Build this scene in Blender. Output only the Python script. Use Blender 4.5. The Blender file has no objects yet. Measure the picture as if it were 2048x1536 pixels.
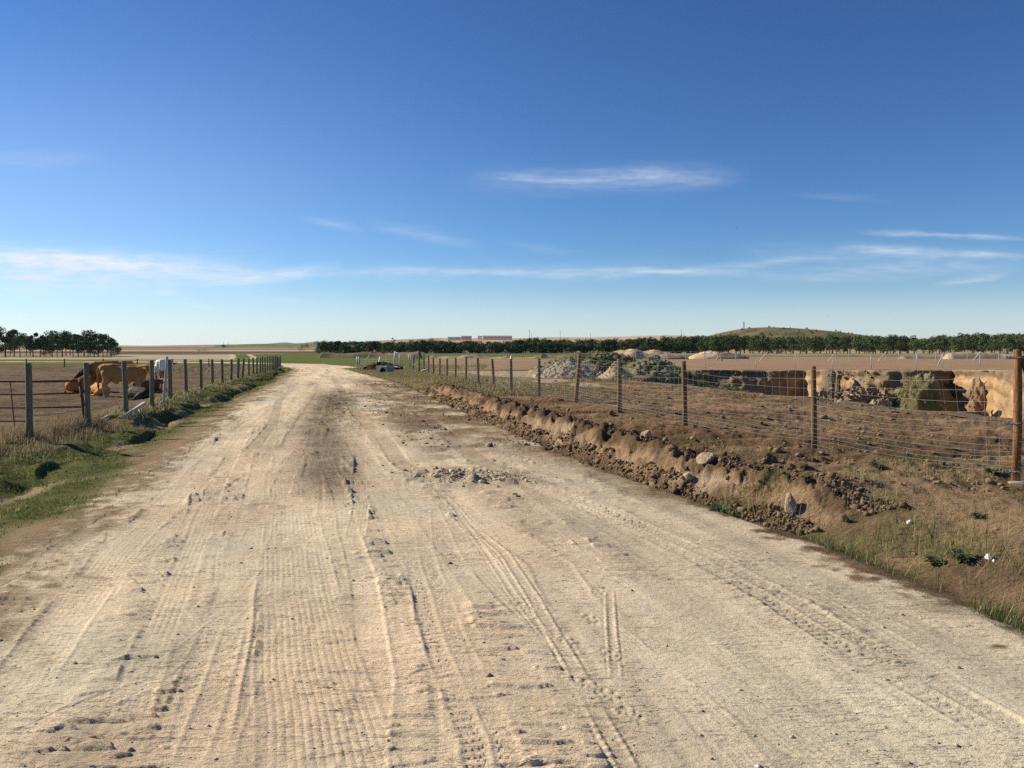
import bpy, math, random
import numpy as np
from mathutils import Vector, Matrix
random.seed(7); RNG = np.random.default_rng(7)
sc = bpy.context.scene; COL = sc.collection
R = math.radians

# ------------------------------------------------------------------ camera
CAM_H, PITCH, F = 1.60, R(2.6), 1655.0          # eye height, downward tilt, focal length in photo pixels (2048 wide)
cam_d = bpy.data.cameras.new('camera'); cam = bpy.data.objects.new('camera', cam_d); COL.objects.link(cam)
cam.location = (0, 0, CAM_H); cam.rotation_euler = (math.pi / 2 - PITCH, 0, 0)
cam_d.sensor_width = 36; cam_d.lens = 36 * F / 2048; cam_d.clip_start = 0.05; cam_d.clip_end = 30000
sc.camera = cam
# ------------------------------------------------------------------ sun and sky
SUN_AZ, SUN_EL = R(-68), R(30)                   # azimuth from +Y, clockwise positive
sun_d = bpy.data.lights.new('sun', 'SUN'); sun_d.energy = 5.0; sun_d.angle = R(0.53); sun_d.color = (1.0, 0.90, 0.73)
sun = bpy.data.objects.new('sun', sun_d); COL.objects.link(sun)
sdir = Vector((math.sin(SUN_AZ) * math.cos(SUN_EL), math.cos(SUN_AZ) * math.cos(SUN_EL), math.sin(SUN_EL)))
sun.rotation_euler = sdir.to_track_quat('Z', 'Y').to_euler()
world = bpy.data.worlds.new('World'); sc.world = world; world.use_nodes = True
EXPOSURE = 0.60
sc.view_settings.view_transform = 'Standard'; sc.view_settings.look = 'None'
sc.view_settings.exposure = EXPOSURE; sc.view_settings.gamma = 1; sc.view_settings.use_curve_mapping = False
sc.cycles.use_denoising = False
sc.cycles.max_bounces = 5; sc.cycles.diffuse_bounces = 3; sc.cycles.transparent_max_bounces = 6

class NT:
    def __init__(s, t): s.t = t; t.nodes.clear()
    def n(s, kind, **kw):
        nd = s.t.nodes.new(kind)
        for k, v in kw.items():
            if k.startswith('_'):
                nd.inputs[int(k[1:])].default_value = v if not hasattr(v, 'is_output') else 0
            else: setattr(nd, k, v)
        return nd
    def l(s, a, b): s.t.links.new(a, b)
    def m(s, op, a, b=None, c=None, clamp=False):
        nd = s.t.nodes.new('ShaderNodeMath'); nd.operation = op; nd.use_clamp = clamp
        for i, v in enumerate((a, b, c)):
            if v is None: continue
            if isinstance(v, (int, float)): nd.inputs[i].default_value = v
            else: s.l(v, nd.inputs[i])
        return nd.outputs[0]
    def mix(s, f, a, b, mode='MIX'):
        nd = s.t.nodes.new('ShaderNodeMix'); nd.data_type = 'RGBA'; nd.blend_type = mode
        for i, v in ((0, f), (6, a), (7, b)):
            if isinstance(v, (int, float)): nd.inputs[i].default_value = v
            elif isinstance(v, tuple): nd.inputs[i].default_value = (*v[:3], 1)
            else: s.l(v, nd.inputs[i])
        return nd.outputs[2]
    def noise(s, vec, scale, detail=4, rough=0.6, out=0):
        nd = s.t.nodes.new('ShaderNodeTexNoise'); nd.inputs['Scale'].default_value = scale
        nd.inputs['Detail'].default_value = detail; nd.inputs['Roughness'].default_value = rough
        if vec is not None: s.l(vec, nd.inputs['Vector'])
        return nd.outputs[out]
    def ramp(s, f, lo, hi):
        nd = s.t.nodes.new('ShaderNodeMapRange'); nd.interpolation_type = 'SMOOTHSTEP'
        s.l(f, nd.inputs[0]); nd.inputs[1].default_value = lo; nd.inputs[2].default_value = hi
        return nd.outputs[0]

def build_world():
    W = NT(world.node_tree)
    sky = W.n('ShaderNodeTexSky', sky_type='NISHITA'); sky.sun_disc = False
    sky.sun_elevation = SUN_EL; sky.sun_rotation = SUN_AZ; sky.altitude = 900
    sky.air_density = 1.0; sky.dust_density = 0.0; sky.ozone_density = 6.0
    tc = W.n('ShaderNodeTexCoord'); sep = W.n('ShaderNodeSeparateXYZ'); W.l(tc.outputs['Generated'], sep.inputs[0])
    dx, dy, dz = sep.outputs
    yy = W.m('MAXIMUM', dy, 0.02)
    U = W.m('DIVIDE', dx, yy); V = W.m('DIVIDE', dz, yy)      # direction of the sky, on a plane ahead
    front = W.ramp(dy, 0.05, 0.3)
    comb = W.n('ShaderNodeCombineXYZ'); W.l(W.m('MULTIPLY', U, 3.0), comb.inputs[0]); W.l(W.m('MULTIPLY', V, 22.0), comb.inputs[1])
    n1 = W.noise(comb.outputs[0], 1.6, 6, 0.62)
    comb2 = W.n('ShaderNodeCombineXYZ'); W.l(W.m('MULTIPLY', U, 10.0), comb2.inputs[0]); W.l(W.m('MULTIPLY', V, 60.0), comb2.inputs[1])
    n2 = W.noise(comb2.outputs[0], 2.0, 5, 0.65)
    warp = W.m('MULTIPLY', W.m('SUBTRACT', n1, 0.5), 0.030)
    Vw = W.m('ADD', V, warp)
    # cirrus streaks: centre px, py, half length, half width (photo pixels), slope, strength
    S = [(1190,358,260,16,0.00,.10),(1090,359,150,5,0.0,.10),(180,522,330,15,.04,.42),(90,512,170,8,.03,.2),(520,550,170,11,-.09,.34),(1060,545,560,7,-.004,.22),
         (1430,533,260,7,-.10,.20),(850,470,120,12,.20,.14),(665,447,70,9,.22,.12),(1900,468,200,5,.03,.30),(1810,505,150,9,.09,.30),
         (1970,514,100,6,.02,.26),(1780,546,280,13,-.03,.15),(1940,562,80,5,-.12,.22),(40,552,110,6,.02,.20),(400,611,60,6,.22,.14),
         (330,587,34,5,0,.22),(120,575,260,20,0,.14),(60,320,160,12,0,.08),(1320,352,180,16,.03,.12),(1080,497,100,6,.1,.06),(1680,396,110,6,.05,.06),(560,600,90,7,.05,.08),
         (150,540,430,36,.03,.40),(1200,357,300,26,0,.10),(1780,515,330,26,.03,.12),(1080,545,700,18,0,.08)]
    tot = None
    c_, s_ = math.cos(PITCH), math.sin(PITCH)
    for (px, py, L, H, sl, st) in S:
        yc = (768 - py) / F; v0 = (yc * c_ - s_) / (c_ + yc * s_); u0 = (px - 1024) / F / (c_ + yc * s_)
        du = W.m('SUBTRACT', U, u0)
        a = W.m('DIVIDE', du, L / F)
        a = W.m('SUBTRACT', 1.0, W.m('MULTIPLY', a, a), clamp=True)
        b = W.m('ADD', W.m('SUBTRACT', Vw, v0), W.m('MULTIPLY', du, sl))
        b = W.m('DIVIDE', b, H / F); b = W.m('EXPONENT', W.m('MULTIPLY', W.m('MULTIPLY', b, b), -1.0))
        mk = W.m('MULTIPLY', W.m('MULTIPLY', a, b), st)
        tot = mk if tot is None else W.m('ADD', tot, mk)
    tex = W.m('ADD', W.m('MULTIPLY', W.ramp(n2, 0.25, 0.75), 0.75), 0.30)
    tot = W.m('MULTIPLY', W.m('MULTIPLY', tot, tex), 1.45)
    for (v0, vw, st) in ((.022, .040, .34), (.17, .15, .14)):                # smooth whitish veil low in the sky, stronger towards the sun
        b = W.m('DIVIDE', W.m('SUBTRACT', V, v0), vw); b = W.m('MULTIPLY', W.m('EXPONENT', W.m('MULTIPLY', W.m('MULTIPLY', b, b), -1.0)), st)
        if st < .2: b = W.m('MULTIPLY', b, W.ramp(W.m('MULTIPLY', U, -1.0), -.1, .7))
        tot = W.m('ADD', tot, b)
    tot = W.m('MULTIPLY', tot, front)
    # thin high cirrus everywhere else round the sky
    mp = W.n('ShaderNodeMapping'); mp.inputs['Scale'].default_value = (2.0, 2.0, 14.0); W.l(tc.outputs['Generated'], mp.inputs[0])
    gen = W.m('MULTIPLY', W.ramp(W.noise(mp.outputs[0], 1.3, 6, 0.6), 0.60, 0.80), 0.10)
    gen = W.m('MULTIPLY', gen, W.m('SUBTRACT', 1.0, front))
    tot = W.m('ADD', tot, gen, clamp=True)
    # camera-like contrast curve on the whole sky, the same in every direction
    K = 0.105; sp = W.n('ShaderNodeSeparateColor'); W.l(sky.outputs[0], sp.inputs[0]); cb = W.n('ShaderNodeCombineColor')
    for i, (g, k) in enumerate(((1.36, 1.22), (1.30, 1.18), (1.25, 1.18))):
        W.l(W.m('MULTIPLY', W.m('POWER', W.m('MULTIPLY', sp.outputs[i], K), g), k / K), cb.inputs[i])
    colr = W.mix(tot, cb.outputs[0], (7.9, 8.4, 9.2))
    bg = W.n('ShaderNodeBackground'); bg.inputs[1].default_value = 0.0702; W.l(colr, bg.inputs[0])
    out = W.n('ShaderNodeOutputWorld'); W.l(bg.outputs[0], out.inputs[0])
build_world()

# ------------------------------------------------------------------ helpers
def tag(o, label=None, cat=None, group=None, kind=None):
    if label: o['label'] = label
    if cat: o['category'] = cat
    if group: o['group'] = group
    if kind: o['kind'] = kind
    return o
def empty(name, loc, rz=0.0, **kw):
    o = bpy.data.objects.new(name, None); COL.objects.link(o); o.location = loc; o.rotation_euler = (0, 0, rz)
    o.empty_display_size = 0.2
    return tag(o, **kw)
def link(name, me, mats, parent=None, loc=None):
    o = bpy.data.objects.new(name, me); COL.objects.link(o)
    if mats is not None and len(me.materials) == 0:
        for m in (mats if isinstance(mats, (list, tuple)) else [mats]): me.materials.append(m)
    if parent is not None: o.parent = parent
    if loc is not None: o.location = loc
    return o
def mesh_np(name, V, faces, k, smooth=True, cols=None, extra=None):
    """V (n,3) array, faces (m,k) int array"""
    me = bpy.data.meshes.new(name); V = np.asarray(V, np.float32); faces = np.asarray(faces, np.int32)
    m = len(faces)
    me.vertices.add(len(V)); me.vertices.foreach_set('co', V.ravel())
    me.loops.add(m * k); me.loops.foreach_set('vertex_index', faces.ravel())
    me.polygons.add(m); me.polygons.foreach_set('loop_start', np.arange(0, m * k, k, dtype=np.int32))
    try: me.polygons.foreach_set('loop_total', np.full(m, k, dtype=np.int32))
    except Exception: pass
    if smooth: me.polygons.foreach_set('use_smooth', np.ones(m, dtype=bool))
    me.update(calc_edges=True)
    if cols is not None:
        a = me.color_attributes.new('col', 'FLOAT_COLOR', 'POINT'); a.data.foreach_set('color', np.asarray(cols, np.float32).ravel())
    return me
class MB:
    """collects tubes, boxes, lathes into one mesh"""
    def __init__(s): s.v = []; s.f = []
    def tube(s, pts, rad, n=8, cap=True, jit=0):
        pts = [Vector(p) for p in pts]; rads = rad if isinstance(rad, (list, tuple)) else [rad] * len(pts)
        b0 = len(s.v); up0 = Vector((0.13, 0.21, 0.97))
        for i, p in enumerate(pts):
            d = (pts[min(i + 1, len(pts) - 1)] - pts[max(i - 1, 0)]).normalized()
            a = d.cross(up0)
            if a.length < 0.15: a = d.cross(Vector((1, 0.1, 0)))
            a.normalize(); b = d.cross(a)
            for k in range(n):
                t = 2 * math.pi * k / n; r = rads[i] * (1 + (random.uniform(-jit, jit) if jit else 0))
                s.v.append(p + (a * math.cos(t) + b * math.sin(t)) * r)
        for i in range(len(pts) - 1):
            for k in range(n):
                k2 = (k + 1) % n; s.f.append((b0 + i * n + k, b0 + i * n + k2, b0 + (i + 1) * n + k2, b0 + (i + 1) * n + k))
        if cap:
            s.f.append(tuple(b0 + k for k in range(n))[::-1]); s.f.append(tuple(b0 + (len(pts) - 1) * n + k for k in range(n)))
        return s
    def box(s, c, d, rz=0.0):
        b = len(s.v); cs, sn = math.cos(rz), math.sin(rz)
        for x, y, z in ((-1,-1,-1),(1,-1,-1),(1,1,-1),(-1,1,-1),(-1,-1,1),(1,-1,1),(1,1,1),(-1,1,1)):
            X, Y = x * d[0] / 2, y * d[1] / 2
            s.v.append(Vector((c[0] + X * cs - Y * sn, c[1] + X * sn + Y * cs, c[2] + z * d[2] / 2)))
        for f in ((0,3,2,1),(4,5,6,7),(0,1,5,4),(1,2,6,5),(2,3,7,6),(3,0,4,7)): s.f.append(tuple(b + i for i in f))
        return s
    def poly(s, pts):
        b = len(s.v); s.v += [Vector(p) for p in pts]; s.f.append(tuple(range(b, b + len(pts)))); return s
    def build(s, name, mat, parent=None, smooth=False, loc=None):
        me = bpy.data.meshes.new(name); me.from_pydata([tuple(v) for v in s.v], [], s.f)
        if smooth: me.polygons.foreach_set('use_smooth', [True] * len(me.polygons))
        me.update(); return link(name, me, mat, parent, loc)

# numpy value noise ------------------------------------------------
def _h(ix, iy, seed):
    n = (ix.astype(np.int64) * 374761393 + iy.astype(np.int64) * 668265263 + seed * 974634777) & 0x7fffffff
    n = ((n ^ (n >> 13)) * 1274126177) & 0x7fffffff
    n = n ^ (n >> 16)
    return (n & 0xffff) / 32767.5 - 1.0
def vn(x, y, seed=0):
    ix = np.floor(x); iy = np.floor(y); fx = x - ix; fy = y - iy
    fx = fx * fx * (3 - 2 * fx); fy = fy * fy * (3 - 2 * fy)
    a = _h(ix, iy, seed); b = _h(ix + 1, iy, seed); c = _h(ix, iy + 1, seed); d = _h(ix + 1, iy + 1, seed)
    return (a * (1 - fx) + b * fx) * (1 - fy) + (c * (1 - fx) + d * fx) * fy
def fbm(x, y, s, o=3, seed=0, g=0.5):
    """s: feature size in metres"""
    v = 0; a = 1; t = 0; f = 1 / s
    for i in range(o):
        c, sn = math.cos(0.6 * i + .3), math.sin(0.6 * i + .3)
        v = v + a * vn((x * c - y * sn) * f + 17.3 * i, (x * sn + y * c) * f - 9.1 * i, seed + i * 31); t += a; a *= g; f *= 2.03
    return v / t
def ss(x, a, b):
    t = np.clip((x - a) / (b - a), 0, 1); return t * t * (3 - 2 * t)
def gz(px, py, z=0.0):
    """photo pixel -> point on the level z"""
    yc = (768 - py) / F; xc = (px - 1024) / F; c, s = math.cos(PITCH), math.sin(PITCH)
    d = (xc, c + yc * s, yc * c - s); t = (z - CAM_H) / d[2]
    return d[0] * t, d[1] * t
def at(px, py, Y):
    """photo pixel at a known distance along Y -> world point"""
    yc = (768 - py) / F; xc = (px - 1024) / F; c, s = math.cos(PITCH), math.sin(PITCH)
    d = (xc, c + yc * s, yc * c - s); t = Y / d[1]
    return Vector((d[0] * t, Y, CAM_H + d[2] * t))
def ipl(pts):
    """list of (Y, X) -> function X(Y)"""
    a = np.array(sorted(pts)); return lambda Y: np.interp(Y, a[:, 0], a[:, 1])
XL = ipl([(-50,-2.6),(2,-2.75),(4,-3.0),(5.3,-3.35),(6.5,-3.8),(7.9,-4.0),(9.2,-4.3),(11.7,-4.85),(15,-5.6),(19.3,-6.6),(27.3,-8.3),(39.5,-10.8),(56,-14.6),(62,-16.4),(70,-20),(3000,-400)])
XR = ipl([(-50,3.2),(2,3.0),(3.2,2.9),(4.4,2.76),(5.1,2.68),(5.8,2.54),(6.75,2.35),(7.5,2.13),(10.3,1.28),(12.8,.58),(15.9,-.15),(19.3,-1.0),(24.7,-2.3),(32.3,-4.0),(41.4,-6.6),(50,-9.3),(63,-13.2),(70,-16),(3000,-390)])
XFT = ipl([(2,3.3),(6.5,2.85),(7.8,2.45),(8.7,2.02),(9.9,1.62),(11.3,1.20),(14.1,.56),(16.6,-.10),(19.6,-.88),(26,-2.45),(34,-4.3),(60,-11)])   # foot of the cut bank
XFL = ipl([(2,-6.3),(8,-6.9),(13.4,-7.85),(15.4,-8.0),(18,-8.42),(20.3,-8.9),(23.4,-9.7),(26.8,-10.55),(29.2,-11.0),(32.2,-11.7),(36,-12.35),(38.4,-12.8),(62,-17.5),(80,-21)])
XFR = ipl([(2,7.4),(8.3,5.08),(11.2,4.1),(14.1,2.95),(16.9,2.2),(19.1,1.47),(22.1,.72),(25.1,0),(28.6,-.6),(32.9,-1.3),(36.4,-2.0),(39.3,-2.7),(43.6,-3.8),(49,-5.2),(54.5,-6.5)])

PIT = np.array([(9.5,15.1),(8.9,16.2),(8.3,17.8),(8.05,19.4),(7.8,20.9),(7.3,22.8),(6.7,25.3),(6.3,29),(5.4,33.2),(6.2,37.5),(8.2,44),(9.3,51),(10.2,57.5),
                (13,56),(15.5,54.8),(18.0,54.2),(19.3,54.6),(19.0,51),(18.5,48.2),(19.6,49.5),(20.4,47.4),(21.6,46.6),(22.5,46.0),(24.4,48),(26.2,51.6),
                (27.6,51.8),(27.0,49.6),(25.6,44.5),(24.6,41),(21.5,35),(18.2,29.5),(15.6,24.6),(12.9,20.4),(10.7,16.5)])
def seg_dist(X, Y, P, closed=True):
    d = np.full(X.shape, 1e9); n = len(P)
    for i in range(n if closed else n - 1):
        a = P[i]; b = P[(i + 1) % n]; e = b - a; L = (e ** 2).sum()
        t = np.clip(((X - a[0]) * e[0] + (Y - a[1]) * e[1]) / L, 0, 1)
        d = np.minimum(d, np.hypot(X - a[0] - t * e[0], Y - a[1] - t * e[1]))
    return d
def inside(X, Y, P):
    c = np.zeros(X.shape, bool); n = len(P)
    for i in range(n):
        x1, y1 = P[i]; x2, y2 = P[(i + 1) % n]
        if y1 == y2: continue
        c ^= ((y1 > Y) != (y2 > Y)) & (X < (x2 - x1) * (Y - y1) / (y2 - y1) + x1)
    return c
def pit_sd(X, Y):
    m = (X > 3) & (X < 32) & (Y > 12) & (Y < 62); out = np.full(X.shape, 50.0)
    if m.any():
        x, y = X[m], Y[m]; d = seg_dist(x, y, PIT); d[inside(x, y, PIT)] *= -1; out[m] = d
    return out

# tyre tracks on the road: type, half width, depth, photo points lying on the road surface
TRK = [('ribs', .25, 1.0, [(655,1600),(655,1536),(612,1300),(585,1100),(575,950),(600,870),(640,800),(655,745)]),
       ('ribs', .15, .8, [(20,1400),(60,1330),(140,1230),(225,1110),(370,975),(440,900),(520,830)]),
       ('ribs', .10, .9, [(240,1480),(265,1400),(310,1280),(350,1180),(385,1100),(430,980),(470,900),(500,850)]),
       ('flat', .13, .8, [(390,1560),(430,1350),(475,1160),(505,1020),(530,900)]),
       ('bead', .03, 1.0, [(455,1500),(480,1380),(500,1280),(515,1150)]),
       ('flat', .17, .6, [(640,830),(715,890),(780,1020),(850,1140),(905,1250)]),
       ('rut', .15, 2.0, [(668,755),(690,790),(715,830),(770,880),(800,925),(855,958)]),
       ('dbl', .07, 1.3, [(855,960),(925,1030),(1010,1110),(1065,1190),(1120,1290),(1180,1400),(1250,1536),(1270,1580)]),
       ('dbl', .05, .9, [(905,1010),(955,1080),(1030,1190),(1110,1290)]),
       ('dbl', .05, 1.3, [(1218,1172),(1222,1270),(1230,1385)]),
       ('flat', .16, 1.2, [(925,1030),(1000,1060),(1100,1130),(1160,1230)]),
       ('tread', .15, 1.5, [(1030,955),(1110,985),(1200,1022),(1400,1110),(1600,1225),(1800,1345),(2060,1490)]),
       ('rut', .17, 2.0, [(745,768),(830,820),(900,872),(960,922),(1035,952),(1115,975)]),
       ('dbl', .06, .7, [(1640,1180),(1720,1230),(1850,1310),(2000,1400)]),
       ('ribs', .16, .6, [(1270,1290),(1500,1400),(1700,1536),(1760,1590)]),
       ('flat', .10, .7, [(1300,1330),(1420,1440),(1520,1560)]),
       ('ribs', .07, 1.0, [(-40,1520),(60,1465),(160,1418),(260,1380),(375,1345)]),
       ('ribs', .05, .8, [(110,1352),(190,1325),(280,1300)]),
       ('ribs', .06, .8, [(700,1390),(800,1370),(910,1330)]),
       ('ribs', .18, .7, [(520,850),(570,800),(610,765),(635,742)]),
       ('rut', .12, 1.2, [(500,905),(545,850),(560,800),(590,775)]),
       ('flat', .12, 1.0, [(625,1000),(628,900),(632,850)]),
       ('tread', .12, .9, [(1000,1600),(980,1480),(900,1300),(860,1180),(830,1080)]),
       ('tread', .12, .9, [(330,1560),(400,1380),(450,1240)])]
TRK = [(a, b, c, ipl([gz(*p)[::-1] for p in d]), min(gz(*p)[1] for p in d), max(gz(*p)[1] for p in d)) for a, b, c, d in TRK]
_r = random.Random(11)
for _i in range(30):                                       # older, worn tracks between the clear ones
    _t0 = _r.uniform(.06, .94); _t1 = min(max(_t0 + _r.uniform(-.22, .22), .05), .95); _tm = (_t0 + _t1) / 2 + _r.uniform(-.05, .05); _y0 = _r.uniform(2.4, 7); _y1 = _y0 + _r.uniform(2.5, 14)
    _P = [(y, float(XL(y) + (XR(y) - XL(y)) * ((1 - q) ** 2 * _t0 + 2 * q * (1 - q) * _tm + q * q * _t1))) for q in np.linspace(0, 1, 9) for y in [_y0 + (_y1 - _y0) * q]]
    TRK.insert(0, (_r.choice(['ribs', 'ribs', 'flat', 'tread', 'flat', 'dbl']), _r.uniform(.06, .16), _r.uniform(.35, .8), ipl(_P), _y0, _y1))
def tracks(X, Y, road, z, tone):
    for kind, hw, dep, fx, y0, y1 in TRK:
        idx = np.nonzero((Y > y0) & (Y < y1) & road)[0]
        if not len(idx): continue
        y = Y[idx]; slope = (fx(y + .2) - fx(y - .2)) / .4
        u = (X[idx] - fx(y)) / np.sqrt(1 + slope ** 2)
        k = np.abs(u) < hw * 1.35; idx = idx[k]; u = u[k]; y = y[k]; x = X[idx]
        e = ss(y, y0, y0 + .3) * (1 - ss(y, y1 - .15 * (y1 - y0), y1))
        u = u + .012 * vn(y * 1.7, x * 2, 83); inn = 1 - ss(np.abs(u), hw * .8, hw * 1.05)
        edge = np.exp(-((np.abs(u) - hw * 1.06) / .013) ** 2) * ss(fbm(x, y * .5, .35, 2, 19), -.6, .3)
        wear = .55 + .45 * fbm(x, y, .5, 2, 91)
        if kind in ('ribs', 'rut'):
            per = .036 if hw > .08 else .028
            rib = np.abs(np.sin(u / per * math.pi)) ** .6 - .5
            dz = inn * (-.003 + .0062 * rib * wear * .75) + edge * .003
        elif kind == 'flat': dz = inn * -.003 + edge * .003
        elif kind == 'bead': dz = .009 * np.exp(-(u / .012) ** 2) * (.6 + .4 * np.sin(y * 150))
        elif kind == 'dbl': dz = .008 * (np.exp(-((u - hw * .55) / .011) ** 2) + np.exp(-((u + hw * .55) / .011) ** 2)) * (.6 + .4 * np.sin(y * 120 + 3 * u / hw)) - .003 * inn
        else: dz = inn * (-.003 + .0045 * np.sign(np.sin(y * 95 + np.sign(u) * u / hw * 3)) * wear * (np.abs(u) > hw * .25)) + edge * .003 + .004 * np.exp(-(u / .014) ** 2)
        e = e * ss(fbm(x, y, .9, 2, 82), -.75, -.1); z[idx] = z[idx] * (1 - .55 * inn * e) + dz * dep * e
        if kind != 'bead' and kind != 'dbl': tone[idx] = tone[idx] * (1 - .7 * inn * e) + inn * e * (.05 if kind != 'rut' else -.20)

C = lambda *a: np.array(a, np.float32)
TAN, TANG, TANP = C(.66,.53,.365), C(.58,.50,.365), C(.62,.475,.33)
SOIL, SOILD, OCH = C(.185,.120,.070), C(.095,.062,.040), C(.40,.26,.135)
GRN, GRD, DRY = C(.075,.105,.030), C(.14,.125,.055), C(.27,.205,.12)
PEN, FLD, STUB = C(.17,.128,.090), C(.29,.195,.130), C(.44,.36,.26)
def mx(c, m, d):
    m = np.clip(m, 0, 1)[:, None]; return c * (1 - m) + d * m
FAR_PX = [(-900,693),(230,692.3),(350,691.5),(440,691),(480,688.6),(520,687.6),(560,689),(640,686.5),(700,684.5),(800,679),(880,676),(920,676.5),(1030,676.5),(1100,674.5),(1180,675),(1250,673),(1300,670.8),(1350,670.8),(1400,672.5),(1480,672),(1560,673),(1700,676),(2048,678),(2600,682)]
FPX = np.array(FAR_PX, float)
def far_z(X, Y):
    r = np.maximum(Y, 1); px = 1024 + F * X / r
    top = np.interp(px, FPX[:, 0], FPX[:, 1])
    y = 706.8 + (701.5 - 706.8) * ss(r, 390, 700)
    y = y + (top - y) * np.clip((r - 650) / 1900, 0, 1) ** 1.1
    z = CAM_H + r * (692.9 - y) / F
    z = z - np.clip(r - 2600, 0, 9e9) * .035
    hill = 27.0 * np.exp(-((X - 395) / 78) ** 2) + 20 * np.exp(-((X - 322) / 62) ** 2) + 13 * np.exp(-((X - 470) / 60) ** 2)
    z = z + hill * .78 * np.exp(-((Y - 1180) / 230) ** 2)
    return z + .25 * fbm(X, Y, 60, 3, 77) * ss(r, 420, 900)
ROADC = np.array([(-14.7,62.5),(-16.0,68),(-19,75),(-25,82),(-33,88),(-44,92),(-60,95)])
def terrain(X, Y):
    """height, colour (rgb + relief strength) and region of every ground point"""
    n = len(X); z = np.zeros(n); xl, xr = XL(Y), XR(Y)
    sL = xl - X; sR = X - xr; sF = XFL(Y) - X; sFt = X - XFT(Y); sFR = X - XFR(Y)
    wob = .22 * fbm(X, Y, 1.3, 3, 5) + .10 * fbm(X, Y, .3, 2, 6)
    near = Y < 75
    # ---- road
    road = (sL + wob < 0) & (sR + .5 * wob < 0) & (Y < 68)
    rd = seg_dist(X, Y, ROADC, False) if n < 5e6 else None
    road2 = (Y > 60) & (rd < 2.0 + 1.0 * ss(-Y, -75, -60) + wob) & (Y < 96)
    roadm = road | road2
    n_big = fbm(X, Y, 2.6, 3, 11); n_mid = fbm(X, Y, .5, 3, 12)
    ru = (X - xl) / (xr - xl) * 6.5                      # metres across the road
    streak = fbm(ru, Y * .07, .30, 4, 17, .6)
    kq = ss(Y, 5, 9); dash = fbm(X * .22 + .10 * Y, Y, .042, 3, 13) * (1 - kq) + fbm(X * .26 + .12 * Y, Y, .085, 3, 13) * kq ; dashm = ss(fbm(ru, Y * .22, .55, 3, 14), -.35, .30)
    dash = np.clip(dash - .08, 0, 1); step = ss(dash, .02, .16)
    tone = .18 * n_big + .26 * streak
    zr = .012 * n_big + .004 * n_mid + .010 * streak + (.014 + .014 * kq) * (step + dash) * (.10 + .90 * dashm) * np.clip(.7 + .7 * fbm(X, Y, .3, 2, 18), 0, 1.3)
    # churned dark lane in the middle, clods
    lane = 1.25 * np.exp(-((X - np.interp(Y, [7,9,12,16,20,30], [-1.55,-2.0,-2.75,-3.75,-4.5,-6.6])) / np.interp(Y, [7,16,30], [.36,.55,.7])) ** 2) * ss(Y, 7.6, 10.5) * (1 - ss(Y, 24, 34))
    lane2 = np.exp(-((X - np.interp(Y, [8,10,13,18,24,34], [.05,-.35,-.95,-2.6,-4.2,-7.0])) / .55) ** 2) * ss(Y, 8.8, 10.5) * (1 - ss(Y, 26, 36))
    lane3 = np.clip(ss(sR, -2.4, -.8) * ss(Y, 11, 15) + .8 * ss(sR, -.7, -.1) * ss(Y, 7, 9), 0, 1) * (1 - ss(Y, 34, 46))
    churn = np.clip(lane * (.85 + .5 * n_mid) + lane2 * ss(n_mid + n_big * .5, -.45, .3) * .8 + lane3 * (.45 + .6 * n_mid), 0, 1)
    lug = np.clip(fbm(X * .35, Y, .11, 3, 15), 0, 1)
    zr = zr + (.35 * churn + .65 * np.clip(lane, 0, 1)) * (.032 * ss(lug, .03, .16) + .03 * lug + .004)
    tracks(X, Y, road, zr, tone)
    for fx_, fy_, fa in ((1045,1212,.5),(1178,1236,.3),(1200,1180,-.3),(1135,1280,.6),(1222,1312,.2),(1225,1395,.1),(1180,1370,.6),(1255,1425,.4)):      # boot prints
        gx_, gy_ = gz(fx_, fy_); dx_, dy_ = X - gx_, Y - gy_; m_ = (np.abs(dx_) < .2) & (np.abs(dy_) < .2) & road
        if m_.any():
            a_ = dx_[m_] * math.cos(fa) + dy_[m_] * math.sin(fa); b_ = -dx_[m_] * math.sin(fa) + dy_[m_] * math.cos(fa); e_ = 1 - ss((a_ / .050) ** 2 + (b_ / .135) ** 2, .6, 1.1); e_ = e_ * (1 - np.exp(-((b_ + .035) / .016) ** 2))
            zr[m_] = zr[m_] * (1 - .6 * e_) + e_ * (-.003 + .005 * np.sign(vn(a_ * 48, b_ * 60, 7)) * np.abs(vn(a_ * 48, b_ * 60, 7)) ** .6)
    lump = np.exp(-(((X + .72) / .55) ** 2 + ((Y - 10.15) / .30) ** 2)) ; lump2 = np.exp(-(((X - gz(965,965)[0]) / .4) ** 2 + ((Y - gz(965,965)[1]) / .22) ** 2))
    zr = zr + (lump + lump2) * (.05 + .10 * np.clip(fbm(X, Y, .22, 3, 16), -.3, 1))
    zr = np.where(road2 & ~road, .02 * n_big, zr)
    # ---- left verge, ditch, fence bank, pen
    gul = fbm(X, Y, 1.1, 3, 21); gw = np.clip(.55 + .9 * fbm(X * .5, Y * .5, 1.6, 2, 22), 0, 1)
    dm = np.interp(Y, [2, 8, 12, 20, 40], [1.15, 1.15, 1.25, 1.1, .9]) + .45 * fbm(Y * 1.0, X * .5, 1.3, 3, 23)
    zl = -.03 * ss(sL, .1, .6) - .13 * gw * np.exp(-((sL - dm) / .26) ** 2) + .08 * ss(sL, dm - .2, dm + 1.5) + .10 * ss(fbm(X, Y, 1.0, 3, 28), -.15, .25) * ss(sL, dm, dm + .10) * (1 - .8 * ss(sL, dm + .2, dm + .9))
    zl = zl + .05 * gul * ss(sL, .5, 1.4) + .022 * fbm(X, Y, .22, 2, 24) * ss(sL, .2, .9)
    step2 = np.exp(-((sL - dm - .95 - .25 * gul) / .12) ** 2) * ss(fbm(X, Y, 1.5, 2, 25), -.1, .3)
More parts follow.
